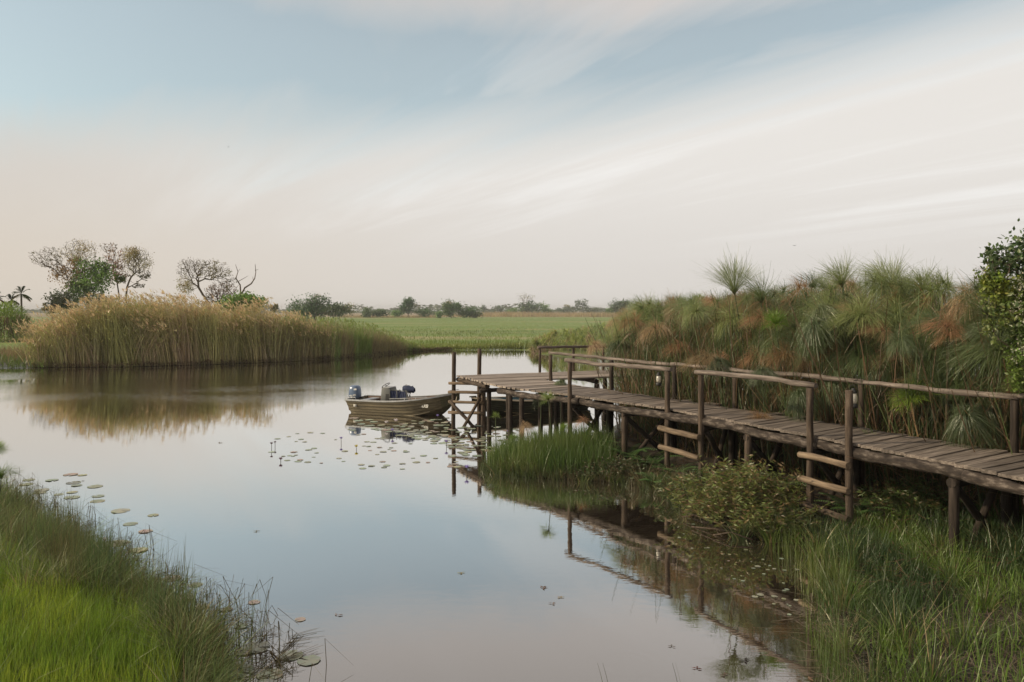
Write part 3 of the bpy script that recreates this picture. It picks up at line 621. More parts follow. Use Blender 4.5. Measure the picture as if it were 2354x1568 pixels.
def palm_thicket():
    D = 96; o = np.array([gx(10, D), D, 0.12]); root = empty('palm_bush', tuple(o)); tag(root, 'bright green rounded palm bush with hanging dry fronds at the left edge', 'bush')
    n = 3600; q = unit(R.normal(size=(n, 3))); q[:, 2] = np.abs(q[:, 2]); e = np.array([62, 50, 112]) * D / F
    b = q * e * R.uniform(.55, 1, (n, 1)); b[:, 2] = b[:, 2] * .85
    a = Acc(); up = q * R.uniform(.5, 1.0, (n, 1)) + np.array([0, 0, .35]); 
    a.add(*ribbons(b, up, np.column_stack([q[:, 0] * .3, q[:, 1] * .3, -R.uniform(.5, 1.5, n)]), 0.10, 4, jit((0.21, 0.30, 0.05), n, .35)))
    f = link('fronds', a.mesh('fronds', M_leaf), root); tag(f, kind='stuff')
    n = 420; th = R.uniform(math.pi * .9, math.pi * 2.1, n); rr = R.uniform(.6, 1.02, n); a = Acc()
    b = np.column_stack([np.cos(th) * e[0] * rr, np.sin(th) * e[1] * rr, R.uniform(1.2, 3.3, n)])
    a.add(*ribbons(b, np.column_stack([R.normal(0, .15, n), R.normal(-.1, .1, n), -R.uniform(.7, 1.6, n)]), R.normal(0, .08, (n, 3)), 0.09, 3, jit((0.20, 0.14, 0.075), n, .3)))
    f = link('dry_fronds', a.mesh('dry_fronds', M_dry), root); tag(f, kind='stuff')
palm_thicket()

# ------------------------------------------------------------------ reed bed and far banks
def reed_bed():
    env = [(40, 815), (65, 795), (95, 768), (125, 748), (160, 722), (200, 712), (250, 702), (300, 697), (380, 700), (450, 702), (500, 706), (560, 714), (620, 722), (700, 730), (730, 742), (765, 765), (790, 798)]
    shore = lambda x: np.interp(x, [-36, -34.2, -32, -27, -22, -18, -15], [55.6, 55.3, 55.4, 55.8, 58.2, 61, 64.5])
    a = Acc(); nc = 330
    cx = R.uniform(-33.3, -15.2, nc); dep = R.uniform(0, 1, nc) ** 1.5 * 9; cy = shore(cx) + 0.25 + dep
    Xc = HX + cx / cy * F; ht = gz(interp_px(Xc, env), cy) * R.uniform(.62, 1.14, nc) * (.88 + .22 * vnoise(cx, cy, 2.2)); lean = R.normal(-.16, .17, nc) + np.where(R.uniform(0, 1, nc) < .12, -.28, 0)
    tone = jit((0.50, 0.445, 0.21), nc, .34, .06); tone[R.uniform(0, 1, nc) < .4] = jit((0.28, 0.285, 0.10), 1, .1)[0]; tone[R.uniform(0, 1, nc) < .25] = jit((0.46, 0.37, 0.22), 1, .1)[0]
    gr = np.clip((Xc - 480) / 260, 0, 1)[:, None] * .55; tone = tone * (1 - gr) + np.array((0.25, 0.255, 0.10)) * gr
    per = 62; n = nc * per; w = np.repeat(np.arange(nc), per)
    b = np.column_stack([cx[w] + R.normal(0, .36, n), cy[w] + R.normal(0, .32, n), np.full(n, -.05)]); b[:, 1] = np.maximum(b[:, 1], shore(b[:, 0]) + .05)
    h = np.maximum(ht[w] * R.uniform(.74, 1.08, n), .5); off = (b[:, 0] - cx[w]) * .55
    tip = np.column_stack([off + lean[w] * h * .35, R.normal(0, .12, n) * h * .4 - .05, h]); bend = np.column_stack([lean[w] * h * .8 + R.normal(0, .05, n) * h, R.normal(0, .1, n), -np.abs(lean[w]) * h * .18])
    tn = np.clip(tone[w] * R.uniform(.55, 1.35, (n, 1)), .01, .8)
    a.add(*ribbons(b, tip, bend, .035, 5, tn, .7))
    # blades on the stems
    for k in range(3):
        t = R.uniform(.42, .95, n)[:, None]; p = b + tip * t + bend * t * t; m = R.uniform(0, 1, n) < .8; q = int(m.sum()); dr = R.choice([-1, 1], q)
        a.add(*ribbons(p[m], np.column_stack([dr * R.uniform(.1, .5, q) - .12, R.normal(0, .2, q), R.uniform(.35, .8, q)]), np.column_stack([dr * .1, np.zeros(q), -R.uniform(.2, .7, q)]), .04, 3,
                       jit((0.40, 0.40, 0.145), q, .45, .08)))
    # feathery plumes
    m = (h > ht[w] * .90) & (R.uniform(0, 1, n) < .55); pt = (b + tip + bend)[m]; q = len(pt)
    for k in range(3):
        a.add(*ribbons(pt + R.normal(0, .05, (q, 3)), np.column_stack([R.normal(-.08, .1, q), R.normal(0, .1, q), R.uniform(.12, .38, q)]), np.column_stack([-R.uniform(.02, .22, q), R.normal(0, .05, q), -R.uniform(.05, .2, q)]),   .085, 2, jit((0.60, 0.47, 0.26), q, .25), .5))
    # fallen stems and trash at the waterline
    n2 = 1500; x = R.uniform(-33.5, -15, n2); y = shore(x) + R.uniform(-.3, .5, n2)
    a.add(*ribbons(np.column_stack([x, y, R.uniform(0, .25, n2)]), np.column_stack([R.normal(0, .6, n2), R.normal(-.2, .25, n2), R.uniform(0, .7, n2)]), np.column_stack([R.normal(0, .3, n2), R.normal(0, .1, n2), -R.uniform(.1, .6, n2)]), .045, 4, jit((0.13, 0.095, 0.055), n2, .4)))
    o = link('reed_bed', a.mesh('reed_bed', M_leaf)); tag(o, kind='stuff')
reed_bed()
def bank_sedge():
    """mixed low sedge, papyrus tufts and dead matter on the far bank right of the reeds"""
    a = Acc(); n = 15000; x = R.uniform(-18.5, -6.5, n); sh = np.interp(x, [-18, -14.8, -12, -9.8, -7, 0], [60.8, 64.5, 71, 76.6, 79.3, 80]); y = sh + .2 + R.uniform(0, 1, n) ** 1.5 * 9
    X = HX + x / y * F; top = interp_px(X, [(640, 730), (740, 732), (800, 738), (860, 750), (900, 764), (940, 786), (1000, 802), (1030, 806)])
    h = np.maximum(gz(top, y) * R.uniform(.55, 1.12, n), .3); k = vnoise(x, y, 1.6)
    c = np.where((k > .5)[:, None], jit((0.20, 0.27, 0.07), n, .3), jit((0.27, 0.235, 0.11), n, .3))
    a.add(*ribbons(np.column_stack([x, y, np.full(n, .0)]), np.column_stack([R.normal(-.1, .25, n), R.normal(0, .15, n), h]), np.column_stack([R.normal(-.2, .4, n), R.normal(0, .2, n), -R.uniform(0, .4, n) * h]), .05, 4, c, .8))
    m = R.uniform(0, 1, n) < .05; p = np.column_stack([x, y, h * .95])[m]; q = len(p); w = np.repeat(np.arange(q), 16); d = unit(R.normal(size=(len(w), 3)) + [0, 0, .5])
    a.add(*ribbons(p[w], d * R.uniform(.15, .38, (len(w), 1)), np.tile([0, 0, -.1], (len(w), 1)), .035, 2, jit((0.24, 0.31, 0.07), len(w), .25)))
    n2 = 900; x = R.uniform(-15.5, -6, n2); y = np.interp(x, [-18, -14.8, -12, -9.8, -7, 0], [60.8, 64.5, 71, 76.6, 79.3, 80]) + R.uniform(-.2, .5, n2)
    a.add(*ribbons(np.column_stack([x, y, R.uniform(0, .3, n2)]), np.column_stack([R.normal(0, .5, n2), R.normal(-.1, .2, n2), R.uniform(0, .5, n2)]), np.column_stack([R.normal(0, .4, n2), R.normal(0, .1, n2), -R.uniform(.2, .7, n2)]), .05, 3, jit((0.10, 0.07, 0.045), n2, .4)))
    o = link('bank_sedge', a.mesh('bank_sedge', M_leaf)); tag(o, kind='stuff')
bank_sedge()
def field_grass():
    a = Acc(); n = 22000; D = 80 + 260 * R.uniform(0, 1, n) ** 2.4; X = R.uniform(640, 1460, n); x = gx(X, D)
    m = sdf(np.column_stack([x, D]), LAND_F) > .05; x = x[m]; D = D[m]; n = len(x); k = vnoise(x, D, 9); g = vnoise(x, D * .4, 5)
    c = np.clip(np.array((0.14, 0.195, 0.034)) * (0.72 + .55 * g[:, None]) * R.uniform(.8, 1.2, (n, 1)), 0, 1); edge = (D < 86)[:, None]; c = np.where(edge, c * [1.35, 1.1, 1.5], c)
    a.add(*ribbons(np.column_stack([x, D, np.full(n, .1)]), np.column_stack([R.normal(0, .1, n), R.normal(0, .1, n), R.uniform(.22, .5, n) * (.6 + k) * np.clip(1.5 - D / 170, .25, 1)]), R.normal(0, .08, (n, 3)), .05 + D * .0004, 2, c))
    o = link('field_grass', a.mesh('field_grass', M_leaf)); tag(o, kind='stuff')
    a = Acc(); n = 16000; X = R.uniform(780, 1500, n); D = R.uniform(430, 620, n)
    D = np.where(X < 1010, R.uniform(395, 480, n), D); x = gx(X, D); k = vnoise(x, D * .4, 25)
    h = np.where(X > 1080, R.uniform(1.2, 3.2, n), R.uniform(.5, 1.3, n)) * (.6 + .6 * k)
    a.add(*ribbons(np.column_stack([x, D, np.zeros(n)]), np.column_stack([R.normal(0, .3, n), R.normal(0, .3, n), h]), R.normal(0, .2, (n, 3)), .28, 2, jit((0.36, 0.285, 0.165), n, .22)))
    o = link('tall_dry_grass', a.mesh('tall_dry_grass', M_dry)); tag(o, kind='stuff')
    a = Acc(); n = 9000; x = R.uniform(-48, -32, n); y = R.uniform(54.5, 74, n); k = vnoise(x, y, 3); front = (y < 57)
    c = np.where((k > .58)[:, None], jit((0.24, 0.17, 0.085), n, .25), jit((0.10, 0.15, 0.03), n, .25))
    a.add(*ribbons(np.column_stack([x, y, np.full(n, .05)]), np.column_stack([R.normal(0, .12, n), R.normal(0, .1, n), R.uniform(.25, .8, n) * (.5 + k)]), R.normal(0, .15, (n, 3)), .05, 3, c))
    o = link('left_bank_grass', a.mesh('left_bank_grass', M_leaf)); tag(o, kind='stuff')
field_grass()

# ------------------------------------------------------------------ papyrus
def umbel_acc(nr, L0, spread, droop, wind, col, w=0.0052, fork=True, tuft=True):
    nr = int(nr * 2.3)
    """mop of thread-like rays on top of a stem; spread = lowest start elevation (rad)"""
    a = Acc(); az = R.uniform(0, 2 * math.pi, nr); el = np.arcsin(R.uniform(math.sin(spread), 1, nr)); Ln = L0 * R.uniform(.65, 1.1, nr)
    d = np.column_stack([np.cos(az) * np.cos(el), np.sin(az) * np.cos(el), np.sin(el)]) * Ln[:, None]
    bend = np.column_stack([np.full(nr, wind * L0) + d[:, 0] * .25, d[:, 1] * .25, -droop * Ln * (0.35 + np.cos(el))])
    c = jit(col, nr, .22, .07)
    a.add(*ribbons(np.zeros((nr, 3)), d, bend, w, 4, c, .35))
    if fork:
        for k in range(2):
            t = .55; p = d * t + bend * t * t; tan = unit(d + 2 * bend * t)
            q = (tan + R.normal(0, .38, (nr, 3))) * (Ln * .5)[:, None]
            a.add(*ribbons(p, q, np.column_stack([np.full(nr, wind * .3), np.zeros(nr), -droop * .4 * Ln]), w * .8, 2, c * 1.08, .5))
    if tuft:
        m = 14; ang = R.uniform(0, 2 * math.pi, m)
        a.add(*ribbons(np.tile([0, 0, -.03], (m, 1)), np.column_stack([np.cos(ang) * .05, np.sin(ang) * .05, np.full(m, .10)]), np.column_stack([np.cos(ang) * .05, np.sin(ang) * .05, np.zeros(m)]), .02, 2, (0.09, 0.065, 0.03)))
    return a
PG = (0.195, 0.245, 0.085); PG2 = (0.145, 0.20, 0.085); PY = (0.19, 0.24, 0.05); PB = (0.36, 0.225, 0.115); PB2 = (0.43, 0.30, 0.17)
UM = {
 'green': [umbel_acc(120, .50, -.05, .42, -.16, PG).mesh('umbel', M_leafv), umbel_acc(110, .46, .05, .30, -.2, PG2).mesh('umbel', M_leafv), umbel_acc(100, .55, .3, .30, -.24, PG).mesh('umbel', M_leafv), umbel_acc(120, .48, -.2, .6, -.1, PG2).mesh('umbel', M_leafv)],
 'tall': [umbel_acc(90, .56, .55, .20, -.2, (0.20, 0.245, 0.10), .006).mesh('umbel', M_leafv), umbel_acc(90, .6, .65, .12, -.08, (0.19, 0.235, 0.10), .006).mesh('umbel', M_leafv)],
 'brown': [umbel_acc(120, .42, -.05, .62, -.2, PB).mesh('umbel', M_leafv), umbel_acc(120, .40, .05, .75, -.26, PB2).mesh('umbel', M_leafv), umbel_acc(90, .38, .15, .55, -.28, PB).mesh('umbel', M_leafv)],
 'mop': [umbel_acc(140, .36, -.2, .95, -.08, (0.10, 0.145, 0.055)).mesh('umbel', M_leafv), umbel_acc(140, .34, -.1, 1.0, -.04, (0.115, 0.15, 0.065)).mesh('umbel', M_leafv)],
 'bright': [umbel_acc(150, .30, -.15, .15, -.04, (0.16, 0.26, 0.035), .007).mesh('umbel', M_leafv), umbel_acc(70, .28, .2, .3, -.05, (0.18, 0.26, 0.055), .006).mesh('umbel', M_leafv)],
}
def stem_mesh(col):
    k = 7; t = np.linspace(0, 1, k + 1); P = np.column_stack([.05 * np.sin(t * 2.2), 0 * t, t]); r = .017 * (1 - .45 * t)
    V, Fq, C = segs_tubes(P[:-1] * [1, 1, 1], P[1:], r[:-1], r[1:], 4, col); return mesh_np('stem', V, Fq, M_leafv, C, True)
STEM = {'g': stem_mesh((0.062, 0.092, 0.032)), 'b': stem_mesh((0.135, 0.095, 0.052))}
UH_TOP = .05 * math.sin(2.2)
def papyrus(x, y, z0, h, kind, label, group, size=1.0, tilt=(0, 0), rz=0.0, name='papyrus_plant'):
    if label in LAB.values():
        X = HX + x / y * F; f = h / max(gz(interp_px(X, ENV), y), .1)
        label = label.split(' in the ')[0].split(' behind ')[0].split(' standing ')[0].replace(' with a hanging mop head', ' mop') + (' reaching the skyline, ' if f > .92 else ' at mid height, ' if f > .62 else ' low down, ') + ('nearest the jetty' if X < 1620 else 'behind the middle handrails' if X < 1950 else 'right of the ladder lantern')
    root = empty(name, (x, y, z0)); root.rotation_euler = (tilt[1], tilt[0], 0); tag(root, label, 'papyrus', group)
    st = link('stem', STEM['b' if kind == 'brown' else 'g'], root); st.scale = (1.0, 1.0, h); st.rotation_euler = (0, 0, rz)
    um = link('umbel', rnd.choice(UM[kind]), root, (UH_TOP * math.cos(rz), UH_TOP * math.sin(rz), h)); um.scale = (size * rnd.uniform(.85, 1.15), size, size * rnd.uniform(.8, 1.15))
    um.rotation_euler = (rnd.uniform(-.3, .3), rnd.uniform(-.45, .2), rnd.uniform(-.8, .8))
    return root
GP = 'papyrus behind the boardwalk'
LAB = {'green': 'feathery green papyrus in the dense stand behind the boardwalk', 'tall': 'tall pale papyrus head standing against the sky above the stand', 'brown': 'withered brown papyrus in the stand behind the boardwalk',
       'mop': 'dark green papyrus with a hanging mop head behind the handrail', 'bright': 'small bright green papyrus tuft in the stand behind the boardwalk'}
ENV = [(1380, 790), (1400, 770), (1430, 725), (1480, 706), (1540, 698), (1600, 698), (1680, 690), (1760, 682), (1840, 668), (1900, 660), (2000, 655), (2100, 655), (2200, 662), (2280, 650), (2354, 640), (2600, 640)]
def stand_edge(y): return np.interp(y, [7, 9.5, 11.4, 12.9, 15.7, 18.7, 20.5, 22.9, 25, 30, 36], [10.1, 9.5, 8.9, 8.25, 6.95, 5.35, 4.25, 3.05, 2.95, 3.6, 4.5])
def stand_points(n, dmin, dmax, ymin, ymax):
    out = []
    while len(out) < n:
        y = rnd.uniform(ymin, ymax); x = stand_edge(y) + rnd.uniform(dmin, dmax)
        if x / y < .74 and HX + x / y * F > 1435: out.append((x, y))
    return out
def place_stand():
    special = [  # picture X, Y of the head, distance, kind, size, label
        (1690, 668, 19.5, 'tall', 1.35, 'lone tall papyrus head leaning left above the stand, nearest the jetty'),
        (1787, 742, 17.6, 'bright', 1.15, 'round bright green papyrus ball among brown heads'),
        (1462, 738, 24.0, 'brown', 1.25, 'big drooping brown-green papyrus head at the left end of the stand'),
        (1448, 770, 24.6, 'mop', 1.3, 'big drooping dark papyrus head at the left end of the stand'),
        (1490, 716, 25.0, 'green', 1.5, 'upright green papyrus at the left end of the stand'),
        (1935, 655, 18.5, 'tall', 1.3, 'tall pale papyrus spray against the sky, second from the left'),
        (2040, 660, 17.5, 'tall', 1.25, 'tall pale papyrus spray against the sky, middle of the stand'),
        (2115, 668, 16.5, 'tall', 1.2, 'tall pale papyrus spray against the sky, left of the brown curled head'),
        (2225, 678, 15.0, 'brown', 1.25, 'large brown curled papyrus head on a thick leaning stalk near the leafy shrub'),
        (2165, 750, 14.6, 'brown', 1.2, 'large rust brown papyrus mop below the curled brown head'),
        (2285, 800, 13.6, 'green', 1.5, 'big silvery green papyrus head left of the leafy shrub'),
        (2225, 950, 13.4, 'mop', 1.25, 'dark green mop of papyrus behind the last handrail'),
        (1508, 752, 22.0, 'brown', 1.2, 'drooping tan papyrus head above the handrail joint'), (1368, 790, 25.5, 'brown', 1.0, 'drooping tan papyrus head over the jetty planks'),
        (1755, 850, 17.0, 'mop', .95, 'small dark papyrus mop just above the back handrail'), (1990, 1015, 15.0, 'bright', 1.0, 'low bright papyrus tuft beside the ladder lantern'),
        (1625, 820, 19.4, 'brown', 1.15, 'bunched brown papyrus head over the second handrail'), (1845, 905, 16.6, 'mop', 1.0, 'grey-green papyrus mop leaning on the back handrail'), (1750, 960, 17.0, 'brown', 1.0, 'dry brown papyrus drooping below the back handrail'),
        (1650, 830, 19.0, 'mop', 1.1, 'dark green papyrus clump above the middle handrail')]
    for (X, Y, D, kind, sz, lab) in special:
        x, z = gx(X, D), gz(Y, D); lx = rnd.uniform(-.12, -.02); h = max(z - .1, .6)
        tl = -0.16 if X in (1690, 2225) else lx
        papyrus(x - math.sin(tl) * h, D, .1, h, kind, lab, GP, sz, (tl, rnd.uniform(-.06, .06)), rnd.uniform(0, 6))
    kinds = ['green'] * 12 + ['brown'] * 5 + ['mop'] * 2 + ['bright']
    for i, (x, y) in enumerate([(x, y) for x, y in stand_points(60, .25, 1.3, 8.5, 19)] + stand_points(205, .35, 5.0, 8.5, 30)):
        X = HX + x / y * F; zt = gz(interp_px(X, ENV), y); deep = (x - stand_edge(y)) / 5.0
        h = zt * rnd.choice((rnd.uniform(.82, .99), rnd.uniform(.62, .92), rnd.uniform(.42, .8) if deep < .5 else rnd.uniform(.75, .93))); h = min(max(h, .8), 5.0)
        if i < 60: h = zt * rnd.uniform(.5, .86)
        k = rnd.choice(kinds)
        if X < 1850 and rnd.random() < .16: k = 'brown'
        if deep > .3 and rnd.random() < .3: h = zt * rnd.uniform(.9, 1.0)
        if h < zt * .55 and k == 'green': k = rnd.choice(('mop', 'brown', 'bright'))
        papyrus(x, y, .1, h, k, LAB[k], GP, rnd.choice((rnd.uniform(.65, 1.0), rnd.uniform(.95, 1.4))) * (.75 if h < 1.6 else 1), (rnd.uniform(-.16, .10), rnd.uniform(-.1, .1)), rnd.uniform(0, 6.3))
place_stand()
def papyrus_mass():
    """the inside of the stand, where single plants cannot be told apart: stems, dead leaves, deeper heads"""
    a = Acc()
    def pts(n, d0, d1, y0, y1):
        y = y0 + (y1 - y0) * R.uniform(0, 1, n * 2) ** 1.25; x = stand_edge(y) + d0 + (d1 - d0) * R.uniform(0, 1, n * 2) ** 1.4; m = (x / y < 1.15) & (HX + x / y * F > 1415 + R.uniform(0, 40, n * 2)); return x[m][:n], y[m][:n]
    x, y = pts(5200, .15, 10, 6, 33); n = len(x); h = gz(interp_px(HX + x / y * F, ENV), y) * R.uniform(.5, .93, n)
    cs = np.where((R.uniform(0, 1, n) < .45)[:, None], jit((0.16, 0.105, 0.058), n, .35), jit((0.085, 0.12, 0.042), n, .35))
    a.add(*ribbons(np.column_stack([x, y, np.full(n, .05)]), np.column_stack([R.normal(-.15, .55, n), R.normal(0, .4, n), h]), R.normal(0, .25, (n, 3)), .026, 5, cs, .5))
    # slanting dead culms
    x, y = pts(900, .1, 2.2, 8, 31); n = len(x)
    a.add(*ribbons(np.column_stack([x, y, R.uniform(.1, 1.2, n)]), np.column_stack([R.normal(0, .9, n), R.normal(0, .6, n), R.uniform(.1, 1.5, n)]), R.normal(0, .15, (n, 3)), .03, 4, jit((0.25, 0.17, 0.085), n, .35), .4))
    # tangle of dry rays and sheaths low down
    x, y = pts(19000, .1, 6.5, 8, 33); n = len(x); k = vnoise(x, y, .9); zc = np.where(R.uniform(0, 1, n) < .32, R.uniform(.1, 1.7, n), R.uniform(1.2, 3.7, n))
    zc = np.minimum(zc, gz(interp_px(HX + x / y * F, ENV), y) * .85)
    c = np.where((k > .52)[:, None], jit((0.17, 0.105, 0.058), n, .4), jit((0.060, 0.085, 0.035), n, .4))
    a.add(*ribbons(np.column_stack([x, y, zc]), np.column_stack([R.normal(-.08, .18, n), R.normal(0, .18, n), R.normal(.02, .25, n)]), np.column_stack([R.normal(-.05, .1, n), R.normal(0, .1, n), -R.uniform(.05, .4, n)]), .014, 3, c, .6))
    # deeper heads
    x, y = pts(1500, 1.0, 9, 6, 36); n = len(x); h = gz(interp_px(HX + x / y * F, ENV), y) * R.uniform(.55, 1.02, n)
    per = 84; w = np.repeat(np.arange(n), per); q = len(w); d = unit(R.normal(size=(q, 3)) + [-.2, 0, .55]); Ln = R.uniform(.3, .62, (q, 1))
    pal = np.array([PG, PG2, PB, (0.10, 0.13, 0.05)])[R.choice(4, n, p=[.4, .25, .2, .15])]
    a.add(*ribbons(np.column_stack([x, y, h])[w], d * Ln, np.column_stack([np.full(q, -.1), np.zeros(q), -R.uniform(.1, .4, q)]), .0085, 3, np.clip(pal[w] * R.uniform(.75, 1.3, (q, 1)), 0, 1), .4))
    o = link('papyrus_thicket', a.mesh('papyrus_thicket', M_leaf)); tag(o, kind='stuff')
papyrus_mass()
def far_papyrus():
    """lower papyrus and sedge bank across the inlet behind the jetty"""
    a = Acc(); n = 460; D = R.uniform(64, 84, n); X = R.uniform(1222, 1470, n)
    low = interp_px(X, [(1215, 812), (1235, 808), (1300, 815), (1460, 830)]); D = np.maximum(D, F * 4 / (low - HY)); x = gx(X, D)
    top = interp_px(X, [(1215, 798), (1235, 778), (1270, 762), (1310, 756), (1350, 752), (1400, 742), (1470, 728)]); h = np.maximum(gz(top, D) * R.uniform(.35, 1.0, n), .4)
    cl = np.array([(0.28, 0.33, 0.11), (0.34, 0.40, 0.09), (0.36, 0.28, 0.16), (0.21, 0.28, 0.11)])[R.choice(4, n, p=[.35, .25, .2, .2])]
    a.add(*ribbons(np.column_stack([x, D, np.zeros(n)]), np.column_stack([R.normal(-.05, .2, n), R.normal(0, .2, n), h]), R.normal(0, .05, (n, 3)), .035, 3, cl * .8, .5))
    per = 44; w = np.repeat(np.arange(n), per); q = len(w); d = unit(R.normal(size=(q, 3)) + [-.1, 0, .35])
    a.add(*ribbons(np.column_stack([x - .05, D, h])[w], d * R.uniform(.25, .6, (q, 1)), np.column_stack([np.full(q, -.05), np.zeros(q), -R.uniform(.05, .35, q)]), .028, 2, np.clip(cl[w] * R.uniform(.7, 1.35, (q, 1)), 0, 1), .5))
    m = 1800; X = R.uniform(1222, 1380, m); D = R.uniform(73, 82, m); x = gx(X, D)
    a.add(*ribbons(np.column_stack([x, D, np.zeros(m)]), np.column_stack([R.normal(0, .3, m), R.normal(0, .2, m), R.uniform(.3, 1.3, m)]), np.column_stack([R.normal(0, .4, m), R.normal(0, .2, m), -R.uniform(.1, .6, m)]), .06, 3, jit((0.22, 0.165, 0.10), m, .4)))
    o = link('far_papyrus_bank', a.mesh('far_papyrus_bank', M_leaf)); tag(o, kind='stuff')
far_papyrus()
# ------------------------------------------------------------------ boats
def pmat(name, c, rough=0.5, metallic=0.0, spec=0.5): return noise_mat(name, tuple(v * .82 for v in c), tuple(min(1, v * 1.15) for v in c), (6, 6, 6), rough, 0, None, metallic, spec)
M_hull = noise_mat('olive_bronze_hull', (0.078, 0.066, 0.042), (0.175, 0.145, 0.09), (1.2, 6, 14), 0.42, 0, (0.125, 0.104, 0.064), 0.2)
M_bow = pmat('dark_olive_paint', (0.062, 0.058, 0.026), 0.55); M_inner = pmat('rust_brown_interior', (0.15, 0.085, 0.055), 0.7)
M_alu = pmat('dull_aluminium', (0.40, 0.41, 0.41), 0.45, 0.35); M_grey = pmat('grey_console', (0.10, 0.105, 0.10), 0.55); M_blk = pmat('black_rubber', (0.02, 0.02, 0.02), 0.6)
M_cowl = noise_mat('blue_grey_cowl', (0.085, 0.125, 0.20), (0.13, 0.18, 0.265), (3, 3, 3), 0.3, 0, None, 0.1, 0.5); M_canvas = pmat('blue_canvas', (0.022, 0.032, 0.075), 0.85); M_white = pmat('white_marking', (0.62, 0.62, 0.58), 0.6)
M_hull2 = noise_mat('dark_green_hull', (0.020, 0.022, 0.014), (0.045, 0.045, 0.028), (1.2, 6, 9), 0.5); M_teal = pmat('teal_interior', (0.055, 0.125, 0.155), 0.6); M_cream = pmat('cream_gunwale', (0.55, 0.47, 0.34), 0.5)
M_ochre = pmat('ochre_paint', (0.24, 0.19, 0.10), 0.6); M_ochre2 = pmat('worn_bronze_rail', (0.28, 0.235, 0.15), 0.5); M_pale = pmat('pale_keel', (0.42, 0.41, 0.37), 0.6)
def mesh_pd(name, V, Fs, mat, parent, smooth=False, loc=(0, 0, 0)):
    me = bpy.data.meshes.new(name); me.from_pydata([tuple(map(float, v)) for v in V], [], [tuple(map(int, f)) for f in Fs]); me.materials.append(mat)
    if smooth: me.polygons.foreach_set('use_smooth', [True] * len(me.polygons))
    return link(name, me, parent, loc)
def tube(name, pts, r, mat, parent, sides=6):
    V, Fs = tube_geo(pts, r, sides); return mesh_pd(name, V, Fs, mat, parent, True)
def tube_geo(pts, r, sides=6, off=0):
    P = np.array(pts, float); n = len(P); V = []; Fs = []
    T = unit(np.gradient(P, axis=0)); th = np.arange(sides) * 2 * math.pi / sides
    for i in range(n):
        ref = np.array([1., 0, 0]) if abs(T[i, 2]) > .9 else np.array([0, 0, 1.])
        a = unit(np.cross(T[i], ref)); b = np.cross(T[i], a)
        V += [P[i] + r * (a * math.cos(q) + b * math.sin(q)) for q in th]
    for i in range(n - 1):
        for j in range(sides):
            k = (j + 1) % sides; Fs.append((off + i * sides + j, off + i * sides + k, off + (i + 1) * sides + k, off + (i + 1) * sides + j))
    Fs += [tuple(off + j for j in range(sides - 1, -1, -1)), tuple(off + (n - 1) * sides + j for j in range(sides))]
    return V, Fs
def multi_tube(name, lines, r, mat, parent, sides=6):
    V = []; Fs = []
    for l in lines: v, f = tube_geo(l, r, sides, len(V)); V += v; Fs += f
    return mesh_pd(name, V, Fs, mat, parent, True)
def bevel_box(name, size, mat, parent, loc, bev=0.02, segs=2, taper=None):
    import bmesh
    bm = bmesh.new(); bmesh.ops.create_cube(bm, size=1.0)
    for v in bm.verts:
        v.co = Vector((v.co.x * size[0], v.co.y * size[1], v.co.z * size[2]))
        if taper and v.co.z > 0: v.co.x *= taper[0]; v.co.y *= taper[1]
    if bev: bmesh.ops.bevel(bm, geom=bm.edges[:], offset=bev, segments=segs, affect='EDGES', profile=0.5)
    me = bpy.data.meshes.new(name); bm.to_mesh(me); bm.free(); me.materials.append(mat)
    for p in me.polygons: p.use_smooth = segs > 1
    return link(name, me, parent, loc)

